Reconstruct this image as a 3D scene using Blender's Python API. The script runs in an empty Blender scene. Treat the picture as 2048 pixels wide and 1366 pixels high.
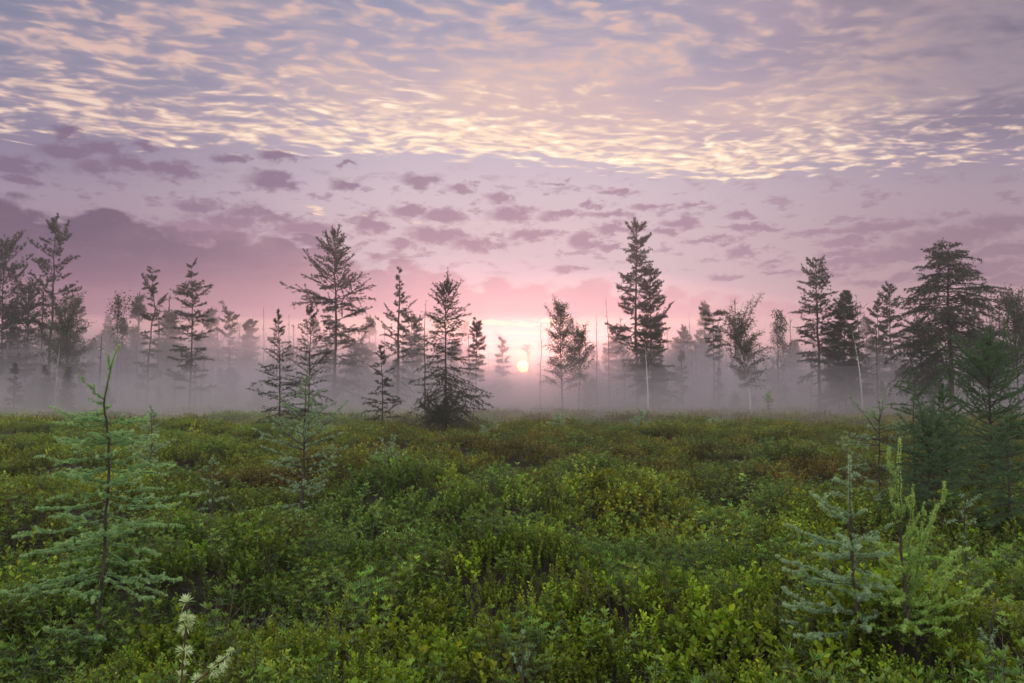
import bpy, math
import numpy as np

scene = bpy.context.scene
R = math.radians

# ------------------------------------------------------------------ camera
F = 1650.0            # focal length in pixels of the 2048-wide photograph
PITCH = math.atan((775 - 683) / F)
EYE = 1.62            # eye height; the shrub canopy stands about 0.32 m
CANOPY = 0.32
cam_d = bpy.data.cameras.new('camera')
cam = bpy.data.objects.new('camera', cam_d)
scene.collection.objects.link(cam)
cam.location = (0, 0, EYE)
cam.rotation_euler = (math.pi / 2 + PITCH, 0, 0)
cam_d.sensor_width = 36.0
cam_d.lens = 36.0 * F / 2048.0
cam_d.clip_start = 0.05
cam_d.clip_end = 9000
scene.camera = cam


def ray(px, py):
    """world direction through a photo pixel"""
    x = (px - 1024) / F
    y = (683 - py) / F
    c, s = math.cos(PITCH), math.sin(PITCH)
    return np.array([x, c - y * s, s + y * c])


def azel(px, py):
    d = ray(px, py)
    return math.atan2(d[0], d[1]), math.atan2(d[2], math.hypot(d[0], d[1]))


# ------------------------------------------------------------------ sun lamp
SUN_AZ, SUN_EL = azel(1046, 733)
sd = bpy.data.lights.new('sun', 'SUN')
sd.energy = 1.6
sd.angle = R(0.6)
sd.color = (1.0, 0.44, 0.36)
sun = bpy.data.objects.new('sun', sd)
scene.collection.objects.link(sun)
sun.rotation_euler = (math.pi / 2 - SUN_EL, 0, math.pi - SUN_AZ)

# ------------------------------------------------------------------ colour management
vs = scene.view_settings
vs.view_transform = 'Standard'
vs.look = 'None'
vs.gamma = 1
vs.use_curve_mapping = False
vs.exposure = 0.0
cy = scene.cycles
cy.max_bounces = 6
cy.diffuse_bounces = 2
cy.glossy_bounces = 2
cy.transmission_bounces = 3
cy.volume_bounces = 2
cy.transparent_max_bounces = 24
cy.sample_clamp_indirect = 3.0
cy.use_denoising = True
cy.volume_step_rate = 1.0


def s2l(r, g=None, b=None):
    if g is None:
        r, g, b = r
    o = []
    for c in (r, g, b):
        c = c / 255.0
        o.append(c / 12.92 if c <= 0.04045 else ((c + 0.055) / 1.055) ** 2.4)
    return tuple(o)


# ------------------------------------------------------------------ node helper
class NT:
    def __init__(self, nt):
        self.nt = nt

    def new(self, t, **kw):
        n = self.nt.nodes.new(t)
        for k, v in kw.items():
            setattr(n, k, v)
        return n

    def put(self, sock, v):
        if isinstance(v, (int, float)):
            sock.default_value = v
        elif isinstance(v, (tuple, list)):
            v = tuple(v)
            if len(sock.default_value) == 4 and len(v) == 3:
                v = v + (1.0,)
            sock.default_value = v
        else:
            self.nt.links.new(v, sock)

    def m(self, op, a, b=None, c=None, clamp=False):
        n = self.new('ShaderNodeMath', operation=op, use_clamp=clamp)
        self.put(n.inputs[0], a)
        if b is not None:
            self.put(n.inputs[1], b)
        if c is not None:
            self.put(n.inputs[2], c)
        return n.outputs[0]

    def add(self, a, b): return self.m('ADD', a, b)
    def sub(self, a, b): return self.m('SUBTRACT', a, b)
    def mul(self, a, b): return self.m('MULTIPLY', a, b)

    def ss(self, x, a, b, lo=0.0, hi=1.0):
        if isinstance(a, (int, float)) and isinstance(b, (int, float)) and a > b:
            a, b, lo, hi = b, a, hi, lo
        n = self.new('ShaderNodeMapRange', interpolation_type='SMOOTHSTEP')
        for i, v in enumerate((x, a, b, lo, hi)):
            self.put(n.inputs[i], v)
        return n.outputs[0]

    def lin(self, x, a, b, lo=0.0, hi=1.0):
        n = self.new('ShaderNodeMapRange')
        for i, v in enumerate((x, a, b, lo, hi)):
            self.put(n.inputs[i], v)
        return n.outputs[0]

    def vec(self, x, y, z=0.0):
        n = self.new('ShaderNodeCombineXYZ')
        for i, v in enumerate((x, y, z)):
            self.put(n.inputs[i], v)
        return n.outputs[0]

    def vm(self, op, a, b=None):
        n = self.new('ShaderNodeVectorMath', operation=op)
        self.put(n.inputs[0], a)
        if b is not None:
            self.put(n.inputs['Scale'] if op == 'SCALE' else n.inputs[1], b)
        return n.outputs['Value'] if op in ('LENGTH', 'DOT_PRODUCT', 'DISTANCE') else n.outputs[0]

    def noise(self, v, scale, detail=3.0, rough=0.5, dist=0.0, col=False):
        n = self.new('ShaderNodeTexNoise')
        self.put(n.inputs['Vector'], v)
        n.inputs['Scale'].default_value = scale
        n.inputs['Detail'].default_value = detail
        n.inputs['Roughness'].default_value = rough
        n.inputs['Distortion'].default_value = dist
        return n.outputs['Color' if col else 'Fac']

    def mix(self, f, a, b, bt='MIX'):
        n = self.new('ShaderNodeMix', data_type='RGBA', blend_type=bt, clamp_factor=True)
        self.put(n.inputs[0], f)
        self.put(n.inputs[6], a)
        self.put(n.inputs[7], b)
        return n.outputs[2]

    def curve(self, x, pts, lo, hi):
        """piecewise smooth function of x: pts = [(x, y)]"""
        xs = [p[0] for p in pts]
        x0, x1 = min(xs), max(xs)
        n = self.new('ShaderNodeFloatCurve')
        self.put(n.inputs['Value'], self.lin(x, x0, x1))
        c = n.mapping.curves[0]
        q = [((a - x0) / (x1 - x0), (b - lo) / (hi - lo)) for a, b in pts]
        c.points[0].location = q[0]
        c.points[1].location = q[-1]
        for p in q[1:-1]:
            c.points.new(*p)
        n.mapping.update()
        return self.lin(n.outputs[0], 0.0, 1.0, lo, hi)

    def ramp(self, x, stops, x0, x1):
        n = self.new('ShaderNodeValToRGB')
        self.put(n.inputs[0], self.lin(x, x0, x1))
        e = n.color_ramp.elements
        while len(e) > 1:
            e.remove(e[0])
        e[0].position = (stops[0][0] - x0) / (x1 - x0)
        e[0].color = (*stops[0][1], 1)
        for p, c in stops[1:]:
            k = e.new((p - x0) / (x1 - x0))
            k.color = (*c, 1)
        return n.outputs[0]


# ------------------------------------------------------------------ sky (world)
world = bpy.data.worlds.new('World')
scene.world = world
world.use_nodes = True
world.node_tree.nodes.clear()
W = NT(world.node_tree)
out = W.new('ShaderNodeOutputWorld')
geo = W.new('ShaderNodeTexCoord').outputs['Generated']
sep = W.new('ShaderNodeSeparateXYZ')
W.put(sep.inputs[0], geo)
dx, dy, dz = sep.outputs
az = W.m('ARCTAN2', dx, dy)
el = W.m('ARCSINE', dz)
PX = 1.0 / 1650.0
elg = W.m('ARCTANGENT', W.m('DIVIDE', dz, W.m('MAXIMUM', dy, 0.2)))


def EL(y, x=1024): return azel(x, y)[1]
def AZ(x, y=500): return azel(x, y)[0]
def PT(x, y): return azel(x, y)


# clear-sky gradient along the elevation: left, centre, right
def grad(cols, x=1024):
    return W.ramp(elg, [(EL(y), s2l(c)) for y, c in cols][::-1], EL(790), EL(-60))


g_c = grad([(0, (146, 148, 176)), (150, (166, 160, 184)), (300, (194, 182, 198)), (380, (206, 190, 200)),
            (470, (212, 190, 198)), (560, (210, 188, 198)), (640, (226, 190, 186)), (700, (228, 176, 168)), (780, (196, 140, 146))])
g_l = grad([(0, (122, 128, 156)), (150, (132, 132, 158)), (300, (140, 128, 153)), (380, (156, 140, 160)),
            (470, (160, 138, 155)), (560, (172, 134, 152)), (640, (216, 152, 154)), (700, (196, 140, 146)), (780, (128, 110, 128))], 100)
g_r = grad([(0, (118, 114, 136)), (150, (130, 124, 144)), (300, (150, 138, 160)), (380, (165, 148, 162)),
            (470, (168, 144, 156)), (560, (176, 144, 154)), (640, (186, 146, 154)), (700, (168, 130, 142)), (780, (120, 100, 120))], 1950)
base = W.mix(W.ss(az, AZ(60), AZ(900)), g_l, g_c)
base = W.mix(W.ss(az, AZ(1150), AZ(2020)), base, g_r)

# planar coordinates of a high cloud deck
zz = W.m('MAXIMUM', dz, 0.03)
pxx = W.m('DIVIDE', dx, zz)
pyy = W.m('DIVIDE', dy, zz)
P = W.vec(pxx, pyy, 0.0)
warp = W.vm('SCALE', W.vm('SUBTRACT', W.noise(P, 2.0, 2, col=True), (0.5, 0.5, 0.5)), 0.22)
Pw = W.vm('ADD', P, warp)
# streaks stretched along the wind, which runs slightly across the view
ca, sa = math.cos(R(14)), math.sin(R(14))
qx = W.add(W.mul(pxx, ca * 0.72), W.mul(pyy, sa * 0.72))
qy = W.sub(W.mul(pyy, ca), W.mul(pxx, sa))
Q = W.vm('ADD', W.vec(qx, qy, 0.0), warp)
n_fleck = W.noise(Q, 13.0, 2.0, 0.42, 0.15)
n_fleck2 = W.noise(W.vm('ADD', Q, (7.3, 1.7, 4.0)), 24.0, 1.5, 0.5, 0.1)
n_patch = W.noise(P, 1.15, 3.0, 0.55, 0.4)
n_big = W.noise(W.vm('ADD', P, (3.1, 9.2, 0)), 0.55, 2.0, 0.5)
fleck = W.add(W.mul(n_fleck, 0.62), W.mul(n_fleck2, 0.38))

# lower edge of the bright deck
edge = W.curve(az, [PT(-600, 215), PT(0, 262), PT(330, 292), PT(640, 300), PT(1000, 315),
                    PT(1250, 340), PT(1480, 358), PT(1640, 338), PT(2040, 322), PT(2600, 300)], 0.0, 0.6)
above = W.sub(el, edge)                                     # >0 over the edge
e_n = W.mul(W.sub(n_fleck, 0.5), 0.055)
deck = W.ss(W.add(above, e_n), -0.004, 0.012)
# how much cloud: dense just over the edge in the middle, open further up
near_edge = W.ss(above, W.add(0.11, W.mul(W.sub(n_patch, 0.5), 0.18)), 0.01)
centre = W.mul(W.ss(az, AZ(150), AZ(900)), W.ss(az, AZ(2050), AZ(1350)))
open_up = W.add(0.46, W.mul(W.sub(n_patch, 0.5), 2.7))
cover = W.m('MAXIMUM', open_up, W.mul(near_edge, W.add(0.55, W.mul(centre, 0.55))))
cover = W.m('MINIMUM', W.m('MAXIMUM', cover, 0.0), 1.0)
th = W.sub(0.645, W.mul(cover, 0.185))
cloud = W.ss(fleck, W.sub(th, 0.085), W.add(th, 0.13))
cloud = W.mul(cloud, deck)
# mauve veil behind the flecks
veil = W.mul(W.ss(W.add(n_big, W.mul(W.ss(az, AZ(900), AZ(2000)), 0.16)), 0.46, 0.66), W.ss(above, 0.0, 0.06))
veilc = W.mix(centre, s2l(124, 112, 132), s2l(186, 164, 180))
base = W.mix(W.mul(veil, 0.65), base, veilc)
# soft peach wash over the centre
wash = W.mul(W.mul(W.ss(az, AZ(420), AZ(1000)), W.ss(az, AZ(1850), AZ(1250))), W.mul(W.ss(above, 0.15, 0.05), W.ss(above, 0.0, 0.025)))
base = W.mix(W.mul(wash, W.ss(n_patch, 0.3, 0.62, 0.30, 0.75)), base, s2l(228, 194, 184))
under = W.mul(W.mul(W.ss(W.add(n_patch, W.mul(W.sub(n_fleck, 0.5), 0.5)), 0.36, 0.66), deck), W.ss(above, 0.32, 0.05, 0.20, 0.58))
base = W.mix(under, base, W.mix(centre, s2l(176, 158, 172), s2l(226, 196, 186)))
hot = W.mul(W.ss(above, 0.115, 0.008), W.add(0.30, W.mul(centre, 0.70)))
cc = W.mix(hot, s2l(222, 186, 176), (1.12, 0.86, 0.62))
cc = W.mix(W.mul(W.ss(az, AZ(1500), AZ(2050)), W.ss(above, 0.03, 0.08)), cc, s2l(150, 136, 148))
cc = W.mix(W.mul(hot, W.ss(fleck, 0.56, 0.68)), cc, (1.25, 1.10, 0.86))
base = W.mix(W.mul(cloud, 0.92), base, cc)

# ---- dark low cumulus, seen against the brighter sky below the deck
C2 = W.vec(W.mul(az, 1.0), W.mul(el, 1.9), 0.0)
w2 = W.noise(C2, 30.0, 5.0, 0.62, 0.0, col=True)
w2 = W.vm('SCALE', W.vm('SUBTRACT', w2, (0.5, 0.5, 0.5)), 0.060)
D = W.vm('ADD', W.vec(az, el, 0.0), W.vm('MULTIPLY', w2, (1.0, 0.55, 0.0)))
blobs = [  # photo x, y, half width, half height
    (20, 325, 55, 12), (50, 357, 38, 9), (130, 267, 26, 8), (135, 298, 52, 16), (210, 297, 42, 11), (180, 335, 34, 13), (262, 328, 44, 14),
    (342, 337, 50, 15), (290, 292, 25, 8), (455, 316, 32, 11), (555, 308, 42, 12), (545, 359, 50, 16), (690, 367, 34, 12),
    (395, 406, 45, 12), (695, 323, 18, 5), (838, 360, 40, 13), (925, 376, 36, 10), (820, 418, 38, 12), (890, 428, 48, 12), (1000, 392, 30, 11),
    (745, 443, 32, 17), (1020, 425, 50, 16), (1125, 428, 44, 9), (1215, 430, 48, 8), (1228, 384, 38, 6), (1110, 363, 30, 4), (1180, 408, 22, 6),
    (1303, 411, 44, 7), (1360, 440, 40, 11), (1393, 407, 26, 5), (1480, 427, 34, 6), (1485, 452, 28, 5), (1240, 456, 60, 9), (1330, 462, 26, 7),
    (880, 468, 70, 15), (800, 487, 38, 10), (950, 487, 52, 15), (1060, 470, 55, 12), (1165, 478, 30, 17), (1215, 492, 30, 8),
    (500, 420, 48, 15), (470, 440, 60, 17), (400, 455, 72, 24), (620, 455, 62, 19), (560, 440, 40, 14),
    (1480, 500, 32, 11), (1545, 520, 28, 6), (1440, 552, 26, 6), (1130, 535, 36, 9), (1500, 455, 60, 6), (1420, 480, 45, 6), (1560, 545, 30, 5),
    (1640, 460, 50, 6), (1760, 450, 90, 10), (1700, 478, 60, 8), (1900, 470, 90, 15), (2010, 440, 55, 14), (2000, 500, 70, 12),
    (1820, 500, 110, 14), (1690, 522, 60, 10), (1640, 545, 60, 7), (1940, 535, 100, 13), (1780, 560, 80, 8), (2030, 560, 60, 10), (1680, 500, 40, 7)]
best = None
for (bx, by, bw, bh) in blobs:
    a0, e0 = azel(bx, by)
    k = 1.0 / math.cos(0.0)
    d = W.vm('LENGTH', W.vm('MULTIPLY', W.vm('SUBTRACT', D, (a0, e0 - bh * PX * 0.25, 0)), (1.0 / (bw * PX), 1.0 / (bh * 1.15 * PX), 0)))
    best = d if best is None else W.m('MINIMUM', best, d)
fine = W.noise(C2, 60.0, 3.0, 0.6)
scud = W.ss(W.add(best, W.mul(W.sub(fine, 0.5), 1.5)), 1.35, 0.45)
# loose extra scraps
scr = W.noise(W.vec(W.mul(az, 1.0), W.mul(el, 2.6), 3.0), 30.0, 3.5, 0.62)
band = W.mul(W.ss(elg, EL(590), EL(500)), W.ss(elg, EL(300), EL(410)))
scraps = W.mul(W.ss(scr, 0.53, 0.66), band)
scud = W.m('MAXIMUM', scud, W.mul(scraps, 0.75))

# ---- the long purple bank
bank_n = W.mul(W.sub(W.noise(C2, 15.0, 5.0, 0.55, 0.1), 0.5), 0.075)
vor = W.new('ShaderNodeTexVoronoi', feature='SMOOTH_F1')
W.put(vor.inputs['Vector'], W.vm('ADD', C2, W.vm('SCALE', w2, 0.4)))
vor.inputs['Scale'].default_value = 26.0
vor.inputs['Smoothness'].default_value = 0.25
puff = W.add(W.mul(W.sub(0.40, vor.outputs['Distance']), 0.036), W.mul(W.sub(W.noise(C2, 48.0, 3.0, 0.6), 0.5), 0.022))
btop = W.curve(az, [PT(-900, 380), PT(0, 412), PT(110, 402), PT(280, 418), PT(360, 450), PT(500, 452), PT(640, 478),
                    PT(740, 510), PT(860, 530), PT(960, 552), PT(1080, 568), PT(1240, 560), PT(1420, 590),
                    PT(1600, 606), PT(1800, 618), PT(2040, 600), PT(2900, 560)], 0.0, 0.4)
bank = W.ss(W.sub(W.add(btop, W.add(bank_n, puff)), el), -0.004, W.add(0.005, W.mul(W.noise(C2, 9.0, 1.0), 0.010)))
bank = W.mul(bank, W.ss(W.add(elg, W.mul(W.sub(W.noise(W.vec(az, W.mul(el, 8.0), 1.0), 9.0, 2.0), 0.5), 0.012)), EL(646), EL(630)))
left = W.ss(az, AZ(1000), AZ(100))
bk_up = W.mix(left, s2l(164, 130, 152), s2l(96, 80, 106))
bk_lo = W.mix(left, s2l(204, 156, 168), s2l(158, 112, 134))
bk = W.mix(W.ss(W.add(elg, W.mul(bank_n, 0.35)), EL(640), EL(470)), bk_lo, bk_up)
bk = W.mix(W.ss(az, AZ(1300), AZ(2040)), bk, W.mix(W.ss(elg, EL(650), EL(540)), s2l(176, 132, 146), s2l(140, 112, 132)))
# soft modelling inside the bank
bk = W.mix(W.ss(W.noise(W.vec(az, W.mul(el, 2.6), 5.0), 12.0, 4.0, 0.55), 0.40, 0.72, 0.0, 0.5), bk, W.mix(left, s2l(214, 172, 180), s2l(124, 96, 120)))
# bright lining where thin cloud lies behind the scud
lining = W.mul(W.ss(W.noise(W.vec(az, W.mul(el, 6.0), 2.0), 24.0, 2.0, 0.5), 0.60, 0.70),
               W.mul(W.mul(W.ss(elg, EL(455), EL(432)), W.ss(elg, EL(405), EL(420))), W.mul(W.ss(az, AZ(520), AZ(650)), W.ss(az, AZ(1020), AZ(930)))))
base = W.mix(lining, base, s2l(255, 222, 190))
sc_c = W.mix(W.ss(elg, EL(560), EL(360)), s2l(172, 132, 152), s2l(126, 104, 132))
sc_c = W.mix(W.ss(az, AZ(500), AZ(1050)), sc_c, s2l(158, 128, 150))
sc_c = W.mix(W.mul(W.ss(az, AZ(400), AZ(0)), 0.7), sc_c, s2l(116, 98, 126))
sc_c = W.mix(W.ss(az, AZ(1500), AZ(2000)), sc_c, s2l(142, 116, 134))
base = W.mix(W.mul(bank, 0.96), base, bk)
base = W.mix(W.mul(scud, W.add(0.90, W.mul(bank, -0.60))), base, sc_c)

# ---- horizon glow, streaks of lit stratus over the sun
sdir = (math.sin(SUN_AZ) * math.cos(SUN_EL), math.cos(SUN_AZ) * math.cos(SUN_EL), math.sin(SUN_EL))
ang = W.vm('LENGTH', W.vm('SUBTRACT', geo, sdir))
strk = W.noise(W.vec(az, W.mul(el, 13.0), 0.5), 12.0, 3.0, 0.55, 0.3)
st1 = W.mul(W.ss(strk, 0.50, 0.62), W.mul(W.ss(elg, EL(645), EL(665)), W.ss(ang, 0.085, 0.02)))
wav = W.mul(W.sub(W.noise(W.vec(az, W.mul(el, 3.0), 0.0), 26.0, 4.0), 0.5), 0.016)
dl = W.m('ABSOLUTE', W.sub(W.add(elg, wav), EL(645)))
line = W.mul(W.mul(W.ss(dl, 0.0055, 0.0008), W.ss(W.noise(W.vec(az, W.mul(el, 5.0), 3.0), 34.0, 2.0), 0.40, 0.60)), W.mul(W.ss(az, AZ(925), AZ(975)), W.ss(az, AZ(1180), AZ(1090))))
low = W.mul(W.ss(elg, EL(618), EL(655)), W.ss(ang, 0.30, 0.06))
base = W.mix(W.mul(low, 0.45), base, s2l(246, 194, 170))
base = W.mix(W.mul(st1, 0.85), base, (1.7, 1.20, 0.50))
base = W.mix(W.mul(line, 0.9), base, (1.6, 1.25, 0.62))
g2 = W.m('POWER', W.ss(ang, 0.075, 0.0), 2.2)
base = W.mix(W.mul(g2, 0.85), base, (1.6, 0.95, 0.30))
base = W.mix(W.mul(W.m('POWER', W.ss(ang, 0.026, 0.004), 2.0), 0.9), base, (6.0, 2.9, 0.6))
disc = W.ss(ang, 0.0072, 0.0058)
base = W.mix(disc, base, (60.0, 33.0, 6.0))

# below the horizon: dim
base = W.mix(W.ss(el, 0.0, -0.03), base, (0.05, 0.045, 0.05))

# ---- unseen sky overhead and behind, mostly cloud colour, brightened to light the foreground
sky = W.new('ShaderNodeTexSky', sky_type='NISHITA', sun_disc=False)
sky.sun_elevation = SUN_EL
sky.sun_rotation = SUN_AZ
sky.altitude = 200
sky.air_density = 1.0
sky.dust_density = 1.6
sky.ozone_density = 1.5
nish = W.vm('SCALE', sky.outputs[0], 0.15)
ovc = W.mix(W.ss(W.noise(P, 1.6, 3.0), 0.35, 0.65), s2l(184, 184, 188), s2l(214, 206, 196))   # cloud deck carried on overhead, before the brightening
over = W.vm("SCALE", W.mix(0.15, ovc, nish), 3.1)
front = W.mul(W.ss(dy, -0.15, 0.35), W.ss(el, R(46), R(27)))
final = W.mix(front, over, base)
final = W.mix(W.ss(el, 0.0, -0.05), final, (0.03, 0.035, 0.03))
bg = W.new('ShaderNodeBackground')
W.put(bg.inputs[0], final)
bg.inputs[1].default_value = 1.0
W.nt.links.new(bg.outputs[0], out.inputs[0])
world.cycles.sampling_method = 'MANUAL'
world.cycles.sample_map_resolution = 1024

# ================================================================== mesh helpers
rng0 = np.random.default_rng(11)
COL = scene.collection


def norm(v):
    return v / np.maximum(np.linalg.norm(v, axis=-1, keepdims=True), 1e-9)


class MB:
    """collects numpy vertex / face blocks and builds one mesh"""
    def __init__(self):
        self.v, self.f, self.mi, self.n, self.at = [], [], [], 0, []

    def add(self, V, Fc, mat=0, att=None):
        V = np.asarray(V, dtype=np.float64).reshape(-1, 3)
        Fc = np.asarray(Fc, dtype=np.int64)
        if len(V) == 0 or len(Fc) == 0:
            return
        self.v.append(V)
        self.f.append(Fc + self.n)
        self.mi.append(np.full(len(Fc), mat, dtype=np.int32))
        self.at.append(np.zeros(len(V)) if att is None else np.broadcast_to(att, (len(V),)).astype(float))
        self.n += len(V)

    def mesh(self, name, mats, smooth=False):
        me = bpy.data.meshes.new(name)
        V = np.concatenate(self.v)
        me.vertices.add(len(V))
        me.vertices.foreach_set('co', V.astype(np.float32).ravel())
        loops = np.concatenate([f.ravel() for f in self.f]).astype(np.int32)
        cnt = np.concatenate([np.full(len(f), f.shape[1], dtype=np.int32) for f in self.f])
        st = np.concatenate([[0], np.cumsum(cnt)[:-1]]).astype(np.int32)
        me.loops.add(len(loops))
        me.loops.foreach_set('vertex_index', loops)
        me.polygons.add(len(cnt))
        me.polygons.foreach_set('loop_start', st)
        me.polygons.foreach_set('material_index', np.concatenate(self.mi))
        if smooth:
            me.polygons.foreach_set('use_smooth', np.ones(len(cnt), dtype=bool))
        for m in mats:
            me.materials.append(m)
        a = me.attributes.new('age_light', 'FLOAT', 'POINT')
        a.data.foreach_set('value', np.concatenate(self.at).astype(np.float32))
        me.update(calc_edges=True)
        return me

    def build(self, name, mats, parent=None, smooth=False):
        o = bpy.data.objects.new(name, self.mesh(name, mats, smooth))
        COL.objects.link(o)
        if parent is not None:
            o.parent = parent
        return o


def tubes(mb, P, Rr, k=3, mat=0, att=0.0):
    """P (M,n,3) polylines, Rr (M,n) radii"""
    P = np.asarray(P, float)
    M, n, _ = P.shape
    if M == 0:
        return
    T = norm(np.gradient(P, axis=1))
    ref = np.where((np.abs(T[:, :, 2:3]).mean(1, keepdims=True) > 0.85), np.array([1.0, 0, 0]), np.array([0, 0, 1.0]))
    N = norm(np.cross(T, np.broadcast_to(ref, T.shape)))
    B = np.cross(T, N)
    a = np.arange(k) * 2 * math.pi / k
    V = P[:, :, None, :] + Rr[:, :, None, None] * (np.cos(a)[None, None, :, None] * N[:, :, None, :] + np.sin(a)[None, None, :, None] * B[:, :, None, :])
    idx = np.arange(M * n * k).reshape(M, n, k)
    nx = np.roll(idx, -1, axis=2)
    q = np.stack([idx[:, :-1], nx[:, :-1], nx[:, 1:], idx[:, 1:]], axis=-1).reshape(-1, 4)
    mb.add(V.reshape(-1, 3), q, mat, att)


def spikes(mb, B, D, w, rng, mat=1, att=None):
    """thin needle triangles: base B, direction*length D, half width w"""
    s = norm(np.cross(D, rng.normal(size=D.shape))) * (w if np.ndim(w) == 0 else np.asarray(w)[:, None])
    N = len(B)
    V = np.stack([B - s, B + s, B + D], axis=1).reshape(-1, 3)
    mb.add(V, np.arange(3 * N).reshape(N, 3), mat, None if att is None else np.repeat(att, 3))


def leaves(mb, B, D, w, rng, mat=1, att=None, fold=0.25, curl=0.12, shape=(0.45, 1.0)):
    """two-sided elliptical folded leaves: 6 vertices, 4 triangles+; D direction*length"""
    N = len(B)
    w = np.broadcast_to(w, (N,))[:, None]
    up = np.array([0, 0, 1.0]) + rng.normal(size=D.shape) * 0.45
    s = norm(np.cross(D, up))
    nrm = norm(np.cross(s, D))
    L = np.linalg.norm(D, axis=1, keepdims=True)
    t = shape[0]
    b = B
    m1 = B + D * t - nrm * L * curl * 0.0
    l1 = B + D * t + s * w + nrm * w * fold
    r1 = B + D * t - s * w + nrm * w * fold
    l2 = B + D * 0.80 + s * w * 0.62 + nrm * w * fold * 0.5 - nrm * L * curl * 0.5
    r2 = B + D * 0.80 - s * w * 0.62 + nrm * w * fold * 0.5 - nrm * L * curl * 0.5
    tp = B + D - nrm * L * curl
    m2 = B + D * 0.80 - nrm * L * curl * 0.5
    V = np.stack([b, l1, m1, r1, l2, m2, r2, tp], axis=1).reshape(-1, 3)
    o = np.arange(N)[:, None] * 8
    tri = np.concatenate([o + np.array(x) for x in ([0, 2, 1], [0, 3, 2], [4, 5, 7], [5, 6, 7])])
    quad = np.concatenate([o + np.array(x) for x in ([1, 2, 5, 4], [2, 3, 6, 5])])
    a = None if att is None else np.repeat(att, 8)
    mb.add(V, tri, mat, a)
    # quads reuse the same vertices
    mb.f.append(quad + mb.n - len(V))
    mb.mi.append(np.full(len(quad), mat, dtype=np.int32))


def tag(o, label=None, cat=None, group=None, kind=None):
    if label:
        o['label'] = label
    if cat:
        o['category'] = cat
    if group:
        o['group'] = group
    if kind:
        o['kind'] = kind
    return o


def empty(name, loc, rz=0.0):
    o = bpy.data.objects.new(name, None)
    o.empty_display_size = 0.2
    o.location = loc
    o.rotation_euler = (0, 0, rz)
    COL.objects.link(o)
    return o


# ================================================================== materials
def mat_new(name):
    m = bpy.data.materials.new(name)
    m.use_nodes = True
    m.node_tree.nodes.clear()
    return m, NT(m.node_tree)


def leaf_material(name, dark, light, trans=0.35, rough=0.55, var=0.35, age_light=None, inst=False, spec=0.3, hue=0.0):
    """foliage: base colour varies leaf by leaf; some light passes through"""
    m, T = mat_new(name)
    o = T.new('ShaderNodeOutputMaterial')
    g = T.new('ShaderNodeNewGeometry')
    rnd = g.outputs['Random Per Island']
    c = T.mix(rnd, dark, light)
    if age_light is not None:
        at = T.new('ShaderNodeAttribute', attribute_name='age_light')
        c = T.mix(at.outputs['Fac'], c, age_light)
    if inst:
        ti = T.new('ShaderNodeAttribute', attribute_type='INSTANCER', attribute_name='tint')
        c = T.mix(1.0, c, ti.outputs['Color'], 'MULTIPLY')
    if hue:
        hs = T.new('ShaderNodeHueSaturation')
        T.put(hs.inputs['Hue'], T.lin(T.m('FRACT', T.mul(rnd, 7.31)), 0, 1, 0.5 - hue, 0.5 + hue))
        T.put(hs.inputs['Color'], c)
        c = hs.outputs[0]
    p = T.new('ShaderNodeBsdfPrincipled')
    T.put(p.inputs['Base Color'], c)
    p.inputs['Roughness'].default_value = rough
    p.inputs['Specular IOR Level'].default_value = spec
    tr = T.new('ShaderNodeBsdfTranslucent')
    T.put(tr.inputs[0], T.mix(1.0, c, (1.25, 1.2, 0.6), 'MULTIPLY'))
    mx = T.new('ShaderNodeMixShader')
    mx.inputs[0].default_value = trans
    T.nt.links.new(p.outputs[0], mx.inputs[1])
    T.nt.links.new(tr.outputs[0], mx.inputs[2])
    T.nt.links.new(mx.outputs[0], o.inputs[0])
    return m


def bark_material(name, a, b, scale=30.0, zst=0.3):
    m, T = mat_new(name)
    o = T.new('ShaderNodeOutputMaterial')
    tc = T.new('ShaderNodeTexCoord').outputs['Object']
    n = T.noise(T.vm('MULTIPLY', tc, (1, 1, zst)), scale, 4.0, 0.6)
    p = T.new('ShaderNodeBsdfPrincipled')
    T.put(p.inputs['Base Color'], T.mix(T.ss(n, 0.35, 0.65), a, b))
    p.inputs['Roughness'].default_value = 0.9
    bm_ = T.new('ShaderNodeBump')
    bm_.inputs['Strength'].default_value = 0.5
    bm_.inputs['Distance'].default_value = 0.01
    T.put(bm_.inputs['Height'], n)
    T.nt.links.new(bm_.outputs[0], p.inputs['Normal'])
    T.nt.links.new(p.outputs[0], o.inputs[0])
    return m


M_bark = bark_material('larch_bark', (0.022, 0.016, 0.015), (0.060, 0.043, 0.039))
M_twig = bark_material('reddish_twig', (0.045, 0.020, 0.014), (0.10, 0.045, 0.030), 80)
M_birch = bark_material('birch_bark', (0.55, 0.52, 0.50), (0.78, 0.75, 0.72), 14, 3.0)
M_dead = bark_material('weathered_dead_wood', (0.06, 0.05, 0.048), (0.14, 0.12, 0.115))
M_needle = leaf_material('larch_needles', (0.026, 0.036, 0.024), (0.052, 0.068, 0.040), 0.15)
M_pine = leaf_material('pine_needles', (0.018, 0.028, 0.020), (0.036, 0.050, 0.032), 0.10)
M_broad = leaf_material('birch_leaves', (0.030, 0.042, 0.020), (0.060, 0.080, 0.032), 0.25)
M_sap = leaf_material('fresh_larch_needles', (0.15, 0.30, 0.13), (0.28, 0.46, 0.22), 0.38, age_light=(0.46, 0.64, 0.34))
M_sap_blue = leaf_material('bluish_larch_needles', (0.17, 0.29, 0.18), (0.30, 0.44, 0.28), 0.38, age_light=(0.46, 0.60, 0.44))
M_sap_yel = leaf_material('yellowish_larch_needles', (0.19, 0.34, 0.07), (0.32, 0.49, 0.13), 0.40, age_light=(0.47, 0.64, 0.24))
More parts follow.
